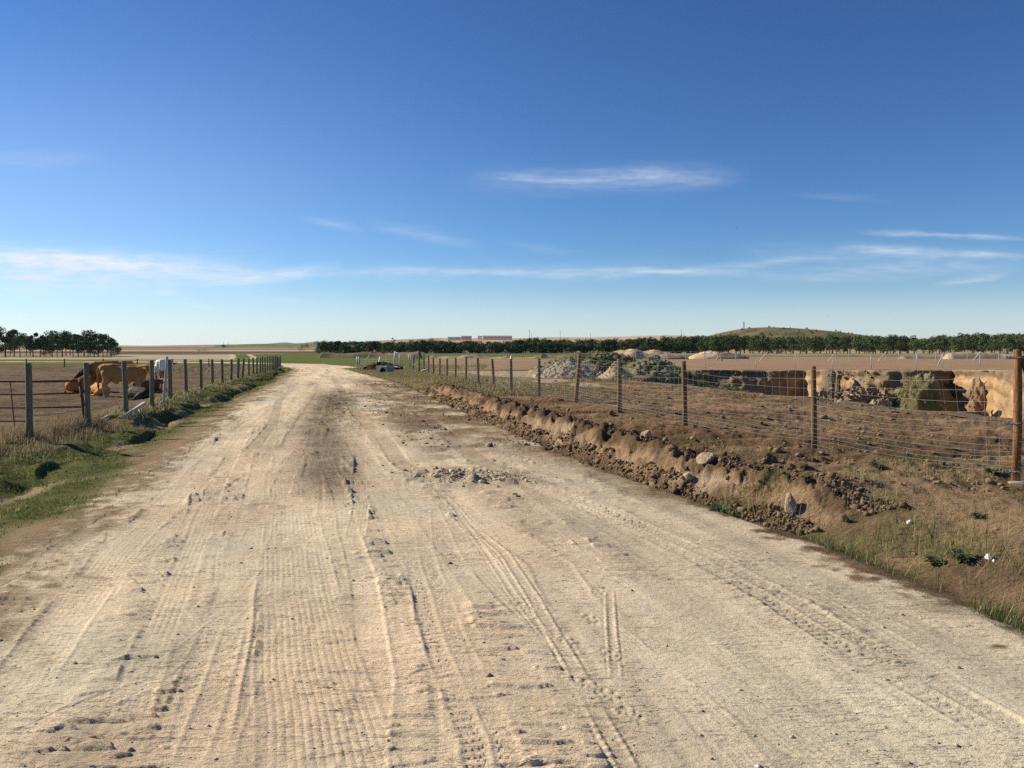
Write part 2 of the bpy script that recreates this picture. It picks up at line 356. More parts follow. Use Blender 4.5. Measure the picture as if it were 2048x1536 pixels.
    zl = zl - .08 * step2 + .035 * fbm(X, Y, .45, 3, 29) * ss(sL, .4, 1.0)
    zf = .13 + .04 * gul
    zl = np.where(sL > dm + .3, zl * (1 - ss(sF, -.9, -.1)) + zf * ss(sF, -.9, -.1), zl)
    pen = ss(sF, .15, 2.4); zp = -.30 + .035 * fbm(X, Y, .7, 3, 26) + .02 * fbm(X, Y, .2, 2, 27)
    zl = zl * (1 - pen) + zp * pen
    # ---- right: trench, cut bank, yard
    wt = ss(Y, 6.9, 8.3) * (1 - ss(Y, 27, 36))
    zb = np.interp(Y, [2, 6, 9, 25, 40, 60], [.12, .2, .25, .25, .12, .0])
    clod = fbm(X, Y, .16, 3, 31); clod = np.sign(clod) * np.abs(clod) ** .8
    wav = .22 * fbm(X, Y, .8, 3, 32) + .07 * fbm(X, Y, .16, 2, 33)
    fw = .40 + .15 * ss(-Y, -10, -8)
    hgt = np.interp(Y, [7, 8.6, 11, 30, 36], [.35, .8, 1, 1, .6])
    face = np.clip((sFt + wav) / fw, 0, 1)
    zt = -.085 * ss(sR, 0, .16) + .05 * clod * ss(sR, .1, .4)
    flute = fbm((Y + 1.1 * X) * .9, (X - Y) * .18, .11, 3, 34)
    top_l = .06 * np.exp(-((sFt - .6) / .25) ** 2) * (1 + clod)
    zt = zt + (zb + .085) * hgt * (face ** .8) + .10 * flute * np.sin(face * math.pi) + .05 * clod * ss(face, .6, .9) + top_l * hgt
    yardm = ss(sFt, .5, 1.0)
    rdg = fbm(X * .22 + .05 * Y, Y, .22, 3, 42)
    stp = ss(fbm(X * .20 + .08 * Y, Y, .17, 3, 72), .06, .18) * ss(fbm(X, Y, 1.6, 2, 73), -.5, .1)
    yard = zb + .035 * stp + .030 * fbm(X, Y, .9, 3, 35) + .085 * np.clip(rdg, -.3, 1) + .034 * clod + .05 * np.clip(fbm(X, Y, .5, 3, 36), 0, 1) ** 2
    zt = zt * (1 - yardm) + yard * yardm
    zg = -.08 * np.exp(-((sR - .45) / .25) ** 2) + zb * ss(sR, .4, 1.9) + .05 * fbm(X, Y, .6, 3, 37) * ss(sR, .2, .8) + .02 * clod * ss(sR, .1, .6)
    zR = zt * wt + zg * (1 - wt)
    hd = ((X - 2.9) / .5) ** 2 + ((Y - 8.05) / .4) ** 2; zR = zR + .12 * np.exp(-hd)
    far_side = ss(Y, 38, 44) * ss(X / np.maximum(Y, 1), .12, .2); far_side = np.maximum(far_side, ss(X / np.maximum(Y, 1), .52, .62) * ss(Y, 17, 22))
    zfs = np.interp(Y, [20, 41, 50, 58, 75], [.34, .41, .15, -.06, -.06])
    zR = zR * (1 - far_side) + (zfs + .02 * fbm(X, Y, .5, 3, 38)) * far_side
    pm = ss(Y, 52, 60); zR = zR * (1 - pm) + (-.02 + .02 * fbm(X, Y, 1.5, 3, 39)) * pm
    z = np.where(roadm, zr, np.where(sL + wob > 0, zl, zR))
    z = np.where((Y > 60) & ~roadm, (-.02 + .03 * fbm(X, Y, 1.5, 3, 39)) * ss(Y, 60, 64) + z * (1 - ss(Y, 60, 64)), z)
    # distant fall of the plain
    z = z - 1.6 * ss(Y, 60, 260) + .12 * fbm(X, Y, 25, 2, 41) * ss(Y, 80, 150)
    b = ss(Y, 330, 420); z = z * (1 - b) + far_z(X, Y) * b
    # pit
    sd = pit_sd(X, Y); pin = sd < .45
    z = np.where(pin, -3.4 + .3 * fbm(X, Y, 1.5, 3, 43), z)
    # ---------------------------------------------------------------- colours
    col = np.tile(TAN, (n, 1)); rel = np.full(n, 1.0)
    col = mx(col, .5 + 1.2 * fbm(X, Y, 1.1, 4, 51), TANG); col = mx(col, .35 + 1.3 * fbm(X, Y, 1.7, 3, 52) - .3, TANP)
    grey = ss(X, -.6, 1.2) * (1 - ss(Y, 8, 16)) ; col = mx(col, grey * .55, C(.45,.39,.29))
    col = col * (1 + tone + .10 * n_mid - .16 * (dashm - .3))[:, None].clip(.62, 1.25)
    col = mx(col, churn * (.85 + .3 * lug), C(.20,.158,.112)); 
    och = np.exp(-(((X + 3.1) / .8) ** 2 + ((Y - 19) / 3.4) ** 2)) * .5; col = mx(col, och * ss(n_mid, -.3, .5), C(.46,.33,.16))
    col = mx(col, lane3 * np.clip(.55 + .9 * n_mid + .3 * n_big, 0, .92), SOIL); col = mx(col, (lump + lump2) * .6, C(.30,.235,.165))
    edge = np.maximum(ss(sL + wob, -.5, -.05), 0) * (Y < 60); col = mx(col, edge * ss(n_mid + .3 * n_big, .1, .5) * .7, C(.17,.13,.08))
    er = ss(sR, -.6, -.05) * (1 - ss(Y, 7.5, 9)); col = mx(col, er * ss(n_mid, .0, .5) * .6, C(.2,.16,.1))
    # left verge
    cl = np.tile(C(.27,.20,.125), (n, 1)); gq = np.interp(Y, [5, 11, 20], [.45, 1, 1]); gmask = ss(sL + .5 * gul, .2 * gq - .15 * (1 - gq), .9 * gq); cl = mx(cl, ss(sL, .1, .5) * .5 * ss(n_mid, -.3, .3), C(.17,.135,.075))
    cl = mx(cl, gmask * .85, C(.095,.108,.038)); cl = mx(cl, ss(fbm(X, Y * .45, .8, 4, 53, .65), .08, .3) * ss(sL, .7, 1.2), C(.29,.22,.14))
    cl = mx(cl, ss(sF, -.7, -.1), C(.15,.13,.065))
    cp = np.tile(PEN, (n, 1)); cp = cp * (1 + .55 * fbm(X * .6, Y, .35, 4, 54) + .2 * fbm(X, Y, 3, 2, 55))[:, None]
    cp = mx(cp, ss(fbm(X, Y, .35, 3, 56), .35, .6) * .6, C(.28,.23,.18))
    cl = mx(cl, ss(sF + .4 * gul, .3, 1.2), 0 * cp + cp)if False else cl * (1 - ss(sF + .4 * gul, .3, 1.2)[:, None]) + cp * ss(sF + .4 * gul, .3, 1.2)[:, None]
    # right
    cr = np.tile(SOIL, (n, 1)); cr = cr * (1 + .30 * fbm(X, Y, .6, 3, 57) + .25 * clod + .5 * rdg)[:, None]
    cr = mx(cr, ss(fbm(X * .5, Y, 1.6, 4, 58) + .3 * rdg, -.1, .4) * .75, C(.30,.205,.122))
    cr = mx(cr, ss(fbm(X * .4, Y, .5, 3, 84), .0, .4) * .7, C(.13,.088,.055))
    cr = mx(cr, ss(fbm(X, Y, 1.2, 3, 66), .15, .5) * .5 * (sFR < 1.5), SOILD * 1.3)
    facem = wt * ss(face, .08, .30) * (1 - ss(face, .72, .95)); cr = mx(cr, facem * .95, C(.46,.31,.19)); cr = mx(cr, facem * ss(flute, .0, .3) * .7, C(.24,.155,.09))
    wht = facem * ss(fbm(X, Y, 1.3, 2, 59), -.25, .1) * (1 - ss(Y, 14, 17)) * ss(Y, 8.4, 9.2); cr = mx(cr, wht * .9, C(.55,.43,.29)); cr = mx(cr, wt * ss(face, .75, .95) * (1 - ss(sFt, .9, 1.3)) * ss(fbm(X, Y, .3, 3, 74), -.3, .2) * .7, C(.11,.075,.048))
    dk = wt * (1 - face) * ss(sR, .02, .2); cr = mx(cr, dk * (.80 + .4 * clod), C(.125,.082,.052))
    gr = (1 - ss(Y, 8.6, 10.8)) * (1 - wt * .8) * ss(sR, .1, .5) + ss(Y, 24, 30) * (1 - ss(Y, 58, 60)) * (1 - ss(sFR, -.3, .8)) * .9
    cr = mx(cr, gr * ss(fbm(X, Y, .7, 3, 60) + .15, -.2, .4) * .75, C(.17,.145,.07))
    nb = (1 - ss(Y, 9.5, 11)) * ss(X, 2.6, 4.0); cr = mx(cr, nb * ss(fbm(X, Y, 1.5, 3, 61), -.1, .3) * .7, C(.36,.26,.16)); cr = mx(cr, (1 - ss(Y, 7.5, 9)) * ss(sR, .9, 1.4) * ss(fbm(X, Y, .8, 3, 75), -.3, .1) * .8, C(.32,.215,.13))
    sandy = ss(Y, 38, 41) * (1 - ss(Y, 50, 53)) * (X < 4) * (sFR > .3) + ss(Y, 27, 29) * (1 - ss(Y, 36, 38)) * (X < 3.2) * (sFR > .2) * ss(fbm(X, Y, 2, 2, 62), -.1, .2)
    cr = mx(cr, sandy * .8, C(.46,.37,.25))
    pal = far_side * ss(np.abs(sd - 1.3), 2.2, .2) * (.4 + .5 * fbm(X, Y, 1, 2, 63)); cr = mx(cr, pal, C(.5,.4,.27))
    fine = fbm(X, Y, .12, 3, 97) * .5 + fbm(X, Y, .5, 3, 98) * .45
    mL = ss(sL + wob + fine, -.30, .28); mR = ss(sR + .5 * wob + .6 * fine, -.10, .12)
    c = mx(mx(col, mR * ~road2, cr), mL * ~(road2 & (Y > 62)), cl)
    # fields
    brk = fbm(X, Y, 6, 3, 64)
    pxx = 1024 + F * X / np.maximum(Y, 1)
    green = mx(np.tile(C(.105,.135,.045), (n, 1)), .3 + .8 * brk, C(.15,.155,.06)) * (1 + .15 * fbm(X, Y, 1.2, 2, 65))[:, None]
    brown = np.tile(FLD, (n, 1)) * (1 + .16 * fbm(X * .3, Y, 1.5, 3, 67))[:, None]
    isb = (X > -.105 * Y + 1.0 * brk) & (Y > 52) & (Y < np.where(pxx > 1235, 230, 150) + 6 * brk)
    fm = (Y > 58) & ~roadm & ~((sF > 0) & (Y < 68))
    cf = np.where(isb[:, None], brown, green)
    mar = ss(Y, 50, 56) * (1 - ss(Y, 60, 66)); cf = mx(cf, mar * ss(brk, -.1, .3) * .6 * ~isb, DRY)
    cf = mx(cf, ss(Y, np.where(pxx > 1235, 225, 146), np.where(pxx > 1235, 232, 150)) * (pxx > 850) * (Y < np.where(pxx > 1235, 250, 160)) * .6, C(.36,.29,.19))
    cf = mx(cf, (pxx < 470 + 3 * brk) * ss(Y, 118, 135) * (Y < 330), STUB * (.9 + .1 * brk[:, None]))
    cf = mx(cf, (pxx < 470) * ss(Y, 60, 66) * (1 - ss(Y, 92, 118)) * .35, C(.2,.16,.09))
    cf = mx(cf, (pxx < 225 + 10 * brk) * ss(Y, 215, 235), C(.30,.24,.15))
    tw = np.minimum(np.abs(X - np.interp(Y, [90,150,250,330], [-44,-52,-84,-112])), np.abs(X - np.interp(Y, [90,150,250,330], [-40,-47,-78,-105])))
    cf = mx(cf, (tw < .9) * (Y > 100) * .9, C(.5,.42,.30))
    cf = mx(cf, ss(Y, 300, 345) * (pxx > 1230), C(.34,.24,.15)); cf = mx(cf, (pxx > 1400) * ss(Y, 250, 260) * ss(fbm(X, Y, 12, 2, 68), -.1, .3) * .5, C(.40,.31,.19))
    # far plain: bands of fields
    q = Y + 40 * fbm(X, Y, 400, 2, 69)
    bands = [(390, C(.13,.095,.075)), (600, C(.42,.33,.24)), (780, C(.40,.30,.22)), (980, C(.21,.15,.115)), (1250, C(.30,.22,.165)), (1650, C(.16,.15,.075)), (2050, C(.33,.25,.18))]
    for y0, cc in bands: cf = mx(cf, ss(q, y0 - 3, y0 + 3) * ((pxx < 1240) | (y0 > 600)), cc)
    cf = mx(cf, ss(Y, 1700, 1750) * (pxx > 430) * (pxx < 640), C(.15,.165,.075))
    cf = mx(cf, ss(Y, 1500, 1600) * (pxx > 880) * (pxx < 1240), C(.42,.31,.21))
    cf = mx(cf, ss(Y, 1500, 1600) * (pxx > 1240) * (pxx < 1480), C(.46,.35,.24))
    hl = ss(np.exp(-((Y - 1150) / 260) ** 2) * np.exp(-((X - 395) / 150) ** 2), .1, .3)
    cf = mx(cf, hl, C(.155,.125,.07)); cf = mx(cf, hl * ss(fbm(X, Y, 28, 3, 70), -.15, .25) * .85, C(.07,.075,.035))
    c = np.where(fm[:, None], cf, c)
    c = np.where(pin[:, None], C(.26,.18,.11), c)
    rel = np.where(roadm, .85 + 1.1 * churn, 1.2); rel = np.where(fm, .8, rel) * np.interp(Y, [0, 30, 70, 200, 600], [1, 1, .7, .35, .0])
    # regions
    reg = np.full(n, 3); reg[roadm] = 0; reg[(sL + wob > 0) & ~roadm & (sF < .6)] = 1; reg[(sF >= .6) & ~roadm & (Y < 66)] = 2
    reg[(reg == 3) & (sFt > .6) & (Y > 7.5)] = 4
    reg[fm & isb] = 5; reg[fm & ~isb] = 6; reg[(Y > 330)] = 8; reg[(pxx < 470) & (Y > 125) & (Y <= 330) & fm] = 7; reg[pin] = 9
    return z, np.concatenate([c.clip(.01, .9), rel[:, None]], 1), reg
def tz(x, y):
    z, _, _ = terrain(np.array([float(x)]), np.array([float(y)])); return float(z[0])
def tza(P):
    P = np.asarray(P, float); return terrain(P[:, 0], P[:, 1])[0]

# ------------------------------------------------------------------ materials
def mat(name, base=None, rough=.9, spec=.15, bump=None, build=None):
    m = bpy.data.materials.new(name); m.use_nodes = True; T = NT(m.node_tree)
    bs = T.n('ShaderNodeBsdfPrincipled'); out = T.n('ShaderNodeOutputMaterial'); T.l(bs.outputs[0], out.inputs[0])
    bs.inputs['Roughness'].default_value = rough; bs.inputs['Specular IOR Level'].default_value = spec
    if base is not None: bs.inputs['Base Color'].default_value = (*base, 1)
    if build: build(T, bs)
    return m
def bumpnode(T, bs, h, dist=.01, strength=1.0):
    b = T.n('ShaderNodeBump'); b.inputs['Distance'].default_value = dist; b.inputs['Strength'].default_value = strength
    T.l(h, b.inputs['Height']); T.l(b.outputs[0], bs.inputs['Normal']); return b
def ground_mat(name, b1=.012, b2=.03, var=.35, st=.5, ledge=0):
    def f(T, bs):
        a = T.n('ShaderNodeAttribute', attribute_name='col'); g = T.n('ShaderNodeNewGeometry'); P = g.outputs['Position']
        mp = T.n('ShaderNodeMapping'); mp.inputs['Scale'].default_value = (st, 1, 1); mp.inputs['Rotation'].default_value = (0, 0, .12); T.l(P, mp.inputs[0])
        n1 = T.noise(mp.outputs[0], 48, 5, .7); n2 = T.noise(mp.outputs[0], 11, 4, .65); n3 = T.noise(P, 160, 2, .6)
        k = T.m('ADD', T.m('MULTIPLY', T.m('SUBTRACT', n1, .5), var * 1.6), T.m('MULTIPLY', T.m('SUBTRACT', n2, .5), var * 1.2))
        k = T.m('ADD', k, T.m('MULTIPLY', T.m('SUBTRACT', n3, .5), var * 1.0)); k = T.m('ADD', k, 1.0)
        vm = T.n('ShaderNodeVectorMath', operation='SCALE'); T.l(a.outputs['Color'], vm.inputs[0]); T.l(k, vm.inputs['Scale'])
        T.l(vm.outputs[0], bs.inputs['Base Color'])
        h = T.m('ADD', T.m('MULTIPLY', n1, b1), T.m('MULTIPLY', n2, b2)); h = T.m('ADD', h, T.m('MULTIPLY', n3, b1 * .28))
        if ledge:
            for sx, sy, rot, th, amp in ((5, 27, .10, .56, 1.0), (11, 60, -.25, .57, .45)):
                m4 = T.n('ShaderNodeMapping'); m4.inputs['Scale'].default_value = (sx, sy, 1); m4.inputs['Rotation'].default_value = (0, 0, rot); T.l(P, m4.inputs[0])
                n4 = T.noise(m4.outputs[0], 1.0, 3, .6); mk = T.ramp(T.noise(P, 1.1 + sx * .08, 3, .6), .42, .60)
                h = T.m('ADD', h, T.m('MULTIPLY', T.m('MULTIPLY', T.ramp(n4, th, th + .035), mk), ledge * amp))
        h = T.m('MULTIPLY', h, a.outputs['Alpha']); bumpnode(T, bs, h, 1.0, 1.0)
    return mat(name, rough=1.0, spec=.0, build=f)
M_ROAD = ground_mat('packed_sand', .0135, .016, .30, .55, .018)
M_EARTH = ground_mat('loose_earth', .030, .06, .40, .45)
M_VERGE = ground_mat('verge_soil', .015, .025, .45)
M_FIELD = ground_mat('field_soil', .03, .06, .5)
M_FAR = ground_mat('far_fields', .0, .05, .25)
def wood(name, base, dark, rough=.9):
    def f(T, bs):
        tc = T.n('ShaderNodeTexCoord'); mp = T.n('ShaderNodeMapping'); mp.inputs['Scale'].default_value = (1, 1, .07); T.l(tc.outputs['Object'], mp.inputs[0])
        n1 = T.noise(mp.outputs[0], 90, 5, .65); n2 = T.noise(tc.outputs['Object'], 5, 3, .6)
        c = T.mix(T.ramp(n1, .38, .62), dark, base); c = T.mix(T.m('MULTIPLY', T.ramp(n2, .4, .7), .5), c, tuple(x * .55 for x in base))
        T.l(c, bs.inputs['Base Color']); bumpnode(T, bs, n1, .006, .9)
    return mat(name, rough=rough, spec=.2, build=f)
M_POSTL = wood('weathered_green_wood', (.23,.21,.14), (.11,.10,.065))
M_POSTR = wood('brown_treated_wood', (.27,.165,.085), (.12,.072,.038))
M_CORN = wood('orange_brown_wood', (.31,.16,.065), (.13,.065,.03))
M_PALE = wood('bleached_pale_wood', (.62,.58,.50), (.40,.37,.31))
M_BARK = wood('pine_bark', (.11,.075,.055), (.05,.035,.028))
M_RUST = mat('rusty_red_steel', rough=.7, spec=.3, build=lambda T, bs: T.l(T.mix(T.ramp(T.noise(None, 30, 4, .6), .4, .65), (.10,.03,.022), (.19,.075,.045)), bs.inputs['Base Color']))
M_GALV = mat('galvanised_wire', (.27,.265,.245), rough=.65, spec=.25)
M_OLDW = mat('old_dull_wire', (.16,.14,.12), rough=.7)
M_STEEL = mat('grey_blue_steel', (.34,.40,.44), rough=.5, spec=.4)
M_WHITE = mat('white_paint', (.78,.77,.72), rough=.6)
def stone_mat(name, a, b, s=8):
    def f(T, bs):
        tc = T.n('ShaderNodeTexCoord'); n1 = T.noise(tc.outputs['Object'], s, 5, .65); n2 = T.noise(tc.outputs['Object'], s * 7, 4, .6)
        T.l(T.mix(T.ramp(T.m('ADD', T.m('MULTIPLY', n1, .6), T.m('MULTIPLY', n2, .4)), .38, .62), a, b), bs.inputs['Base Color']); bumpnode(T, bs, n2, .02, .8)
    return mat(name, rough=.95, spec=.1, build=f)
M_STONE = stone_mat('tan_stone', (.30,.22,.145), (.50,.39,.27)); M_WSTONE = stone_mat('white_stone', (.62,.58,.52), (.80,.77,.71)); M_CONC = stone_mat('concrete', (.38,.35,.29), (.54,.50,.42))
M_CLOD = stone_mat('earth_clod', (.10,.066,.040), (.21,.138,.084), 12)
def attr_mat(name, rough=.8, trans=0.0, spec=.15):
    def f(T, bs):
        a = T.n('ShaderNodeAttribute', attribute_name='col'); T.l(a.outputs['Color'], bs.inputs['Base Color'])
        if trans:
            tr = T.n('ShaderNodeBsdfTranslucent'); T.l(a.outputs['Color'], tr.inputs[0]); mxs = T.n('ShaderNodeMixShader'); mxs.inputs[0].default_value = trans
            out = [n for n in T.t.nodes if n.type == 'OUTPUT_MATERIAL'][0]
            T.l(bs.outputs[0], mxs.inputs[1]); T.l(tr.outputs[0], mxs.inputs[2]); T.l(mxs.outputs[0], out.inputs[0])
    return mat(name, rough=rough, spec=spec, build=f)
M_GRASS = attr_mat('grass_blades', .7, .35); M_CLODS = attr_mat('crumbled_earth', .97, 0, .05)
def foliage(name, a, b):
    def f(T, bs):
        g = T.n('ShaderNodeNewGeometry'); oi = T.n('ShaderNodeObjectInfo')
        n = T.noise(g.outputs['Position'], .9, 3, .6); k = T.m('ADD', T.m('MULTIPLY', T.ramp(n, .35, .65), .45), T.m('MULTIPLY', oi.outputs['Random'], .7))
        k = T.m('ADD', k, T.m('MULTIPLY', T.m('SUBTRACT', g.outputs['Random Per Island'], .5), .5), clamp=True)
        c = T.mix(k, a, b); T.l(c, bs.inputs['Base Color'])
    return mat(name, rough=.75, spec=.15, build=f)
M_PINE = foliage('pine_needles', (.032,.056,.022), (.10,.135,.050))
M_RUSTY = foliage('browning_needles', (.11,.055,.03), (.20,.11,.06)); M_BUSH = foliage('bush_leaves', (.03,.045,.018), (.09,.10,.045)); M_YELB = foliage('yellowing_leaves', (.20,.20,.08), (.32,.30,.12))
M_ROOF = mat('red_tile_roof', (.34,.20,.155)); M_WALL = mat('cream_render', (.80,.72,.60)); M_DARK = mat('dark_opening', (.03,.03,.03))

# ------------------------------------------------------------------ ground mesh
def ground():
    NC = 1120; az = np.linspace(R(-35.5), R(35.5), NC)
    rows = [1.0]
    while rows[-1] < 5200:
        r = rows[-1]
        if r < 2.3: d = .12
        elif r < 60: d = min(max(r * r / 1323 * .85, .0056), .085 + .0022 * r)
        elif r < 330: d = .012 * r * .55
        else: d = .018 * r
        rows.append(r + d)
    rows = np.array(rows); NR = len(rows)
    A, Rr = np.meshgrid(az, rows); X = (np.tan(A) * Rr).ravel(); Y = Rr.ravel()    # rows at even Y, columns as rays
    z, col, reg = terrain(X, Y); V = np.stack([X, Y, z], 1)
    i = np.arange(NR - 1)[:, None] * NC + np.arange(NC - 1)[None]; i = i.ravel()
    Fc = np.stack([i, i + 1, i + NC + 1, i + NC], 1)
    print('ground quads', len(Fc), 'rows', NR)
    fr = np.minimum(reg[Fc[:, 0]], reg[Fc[:, 2]])
    # outside the view: coarse sheets left, right and behind
    names = {0: ('dirt_road', M_ROAD), 1: ('grass_verge', M_VERGE), 2: ('cattle_pen_ground', M_EARTH), 3: ('ditch_and_cut_bank', M_EARTH), 4: ('bare_earth_yard', M_EARTH),
             5: ('ploughed_brown_field', M_FIELD), 6: ('green_field', M_FIELD), 7: ('stubble_field', M_FIELD), 8: ('far_plain_and_hills', M_FAR), 9: ('pit_floor', M_EARTH)}
    for k, (nm, m) in names.items():
        f = Fc[fr == k]
        if not len(f): continue
        u, inv = np.unique(f, return_inverse=True)
        me = mesh_np(nm, V[u], inv.reshape(f.shape), 4, True, col[u]); tag(link(nm, me, m), kind='structure')
    for nm, a0, a1, nc in (('surrounding_ground', 35.5, 324.5, 150),):
        az2 = np.radians(np.linspace(a0, a1, nc)); rr = np.concatenate([np.linspace(.9, 12, 40), np.geomspace(12.5, 5200, 60)])
        # radial grid, matched to the edge columns
        A, Q = np.meshgrid(az2, rr); sc_ = 1 / np.cos(R(35.5))
        X = (np.sin(A) * Q * sc_).ravel(); Y = (np.cos(A) * Q * sc_).ravel()
        zz, cc, _ = terrain(X, np.where(Y < 2, 2.0, Y)); 
        zz = np.where(Y < 2, np.clip(zz, -.4, .3), zz)
        zz[np.abs(A.ravel() - math.pi) < 2.4] -= .0
        i = (np.arange(len(rr) - 1)[:, None] * nc + np.arange(nc - 1)[None]).ravel()
        f = np.stack([i, i + nc, i + nc + 1, i + 1], 1)
        # the small disc under the camera
        b = len(X); nx = 24; gx, gy = np.meshgrid(np.linspace(-.95, .95, nx), np.linspace(-1.0, 1.06, nx)); gx = gx.ravel(); gy = gy.ravel()
        z2, c2, _ = terrain(gx, np.full(len(gx), 2.0)); z2 = z2 * 0 - .006
        j = (np.arange(nx - 1)[:, None] * nx + np.arange(nx - 1)[None]).ravel(); f2 = np.stack([j, j + 1, j + nx + 1, j + nx], 1) + b
        me = mesh_np(nm, np.concatenate([np.stack([X, Y, zz], 1), np.stack([gx, gy, z2], 1)]), np.concatenate([f, f2]), 4, True, np.concatenate([cc, c2])); tag(link(nm, me, M_EARTH), kind='structure')
ground()

# ------------------------------------------------------------------ pit wall and slumped earth
def wall_noise3(x, y, z, s, seed, o=3):
    return fbm(x + z * .73, y - z * .51 + z, s, o, seed)
def pit_wall():
    P = PIT; n = len(P); L = 0; pts = []; nrm = []
    ctr = np.array([16., 38.])
    for i in range(n):
        a, b = P[i], P[(i + 1) % n]; d = b - a; ln = np.hypot(*d); m = max(2, int(ln / .10)); nn = np.array([d[1], -d[0]]) / ln
        mid = (a + b) / 2 + nn * .2
        if not inside(mid[:1], mid[1:], P)[0]: nn = -nn
        for k in range(m): pts.append(a + d * k / m); nrm.append(nn)
    pts = np.array(pts); nrm = np.array(nrm); N = len(pts)
    ker = np.ones(7) / 7
    nrm = np.stack([np.convolve(np.concatenate([nrm[-3:, j], nrm[:, j], nrm[:3, j]]), ker, 'valid') for j in (0, 1)], 1); nrm /= np.linalg.norm(nrm, axis=1)[:, None]
    outp = pts - nrm * .95
    ztop = terrain(outp[:, 0], outp[:, 1])[0] + .015
    K = 46; V = np.zeros((K, N, 3)); Cc = np.zeros((K, N, 4)); s_ = np.arange(N) * .10
    for k in range(K):
        t = k / (K - 1)
        if k == 0: off = np.full(N, -.95); z = ztop
        elif k == 1: off = np.full(N, -.50); z = ztop + .02
        elif k == 2: off = -.16 + .12 * fbm(s_, s_ * 0, .5, 3, 3); z = ztop + .03 * fbm(s_, s_ * 0 + 2, .3, 2, 4)
        else:
            q = (k - 3) / (K - 4); z = ztop - .06 - q * 3.5
            wx, wy = s_, z
            big = fbm(wx, wy * .35, 1.5, 3, 44); med = fbm(wx * 1.0, wy * .45, .42, 3, 45)
            off = -.05 + .20 * big + .20 * med + .05 * np.sin(z * 9 + 3 * big) + .9 * np.clip(q - .45, 0, 1) ** 1.4 + .10 * np.abs(fbm(wx, wy, .16, 2, 46)) - .28 * ss(-q, -.20, -.06) * ss(fbm(wx, wy * 0, 1.1, 2, 47), -.1, .4)
            mid_ = ss(pts[:, 0], 19.4, 19.9) * (1 - ss(pts[:, 0], 24, 25)) * (pts[:, 1] > 40); off += mid_ * .9 * np.clip(fbm(wx, wy * .8, .9, 3, 48) + .05, 0, 1)
        V[k, :, 0] = pts[:, 0] + nrm[:, 0] * off; V[k, :, 1] = pts[:, 1] + nrm[:, 1] * off; V[k, :, 2] = z
        dz = ztop - z; c = np.tile(OCH, (N, 1)); nz = fbm(s_, z, .7, 3, 49)
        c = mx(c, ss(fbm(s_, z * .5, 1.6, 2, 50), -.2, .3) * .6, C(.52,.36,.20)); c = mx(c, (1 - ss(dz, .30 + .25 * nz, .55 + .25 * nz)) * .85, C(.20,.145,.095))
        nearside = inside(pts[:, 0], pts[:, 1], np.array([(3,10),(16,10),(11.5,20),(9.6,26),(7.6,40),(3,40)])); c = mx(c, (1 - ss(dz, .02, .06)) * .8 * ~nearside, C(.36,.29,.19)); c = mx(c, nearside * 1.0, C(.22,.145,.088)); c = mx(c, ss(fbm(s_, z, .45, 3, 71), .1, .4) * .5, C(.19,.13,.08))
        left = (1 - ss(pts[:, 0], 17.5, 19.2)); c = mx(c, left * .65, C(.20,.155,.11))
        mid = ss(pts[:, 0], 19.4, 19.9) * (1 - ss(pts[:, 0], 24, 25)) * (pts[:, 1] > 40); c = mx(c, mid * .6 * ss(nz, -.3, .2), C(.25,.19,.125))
        Cc[k, :, :3] = c; Cc[k, :, 3] = 1
    i = (np.arange(K - 1)[:, None] * N + np.arange(N)[None]); j = (np.arange(K - 1)[:, None] * N + (np.arange(N)[None] + 1) % N)
    f = np.stack([i.ravel(), j.ravel(), (j + N).ravel(), (i + N).ravel()], 1)
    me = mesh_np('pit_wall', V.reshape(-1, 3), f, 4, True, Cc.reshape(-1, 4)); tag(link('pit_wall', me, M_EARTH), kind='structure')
pit_wall()

def mound(name, pos, rx, ry, h, seed, cols, rz=0.0, rough=.2, n=(90, 110), pw=1.0, base=-.25, hole=0, **kw):
    """a heap of earth: a height field over an irregular oval footprint, closed below"""
    nr, na = n; a = np.linspace(0, 2 * math.pi, na, endpoint=False); r = np.linspace(0, 1, nr)
    Rr, A = np.meshgrid(r, a, indexing='ij')
    out = 1 + .16 * fbm(np.cos(A) * 1.3, np.sin(A) * 1.3, 1, 3, seed)
    x = np.cos(A) * Rr * rx * out; y = np.sin(A) * Rr * ry * out; cs, sn = math.cos(rz), math.sin(rz); x, y = x * cs - y * sn, x * sn + y * cs
    prof = np.clip(1 - Rr ** 1.15, 0, 1) ** pw
    X, Y = x + pos[0], y + pos[1]; sm = min(rx, ry)
    nz = fbm(X, Y, sm * .55, 3, seed + 1); fn = fbm(X, Y, .16 * max(1, sm / 3), 3, seed + 2)
    z = h * prof * (1 + .30 * nz) + rough * fn * ss(prof, 0, .15) * (.5 + .5 * Rr)
    z = z + base * ss(Rr, .93, 1.0)
    c = np.tile(C(*cols[0]), (X.size, 1)); c = mx(c, ss(nz.ravel(), -.1, .35), C(*cols[1])); c = c * (1 + .35 * fn.ravel()[:, None])
    if len(cols) > 2: c = mx(c, ss(fbm(X, Y, sm * .3, 3, seed + 5).ravel(), .05, .3), C(*cols[2]))
    V = np.stack([x.ravel(), y.ravel(), z.ravel()], 1)
    i = (np.arange(nr - 1)[:, None] * na + np.arange(na)[None]); j = (np.arange(nr - 1)[:, None] * na + (np.arange(na)[None] + 1) % na)
    f = np.stack([i.ravel(), (i + na).ravel(), (j + na).ravel(), j.ravel()], 1)
    me = mesh_np(name, V, f, 4, True, np.concatenate([c.clip(.01, .9), np.full((len(c), 1), 1.2)], 1))
    o = link(name, me, kw.pop('m', M_EARTH), loc=pos); tag(o, **kw); o['_z'] = 0
    del o['_z']
    return o
GREYS, TANS, TURF = (.37,.31,.225), (.50,.39,.27), (.12,.135,.055)
OLIVE = (.21,.19,.115)
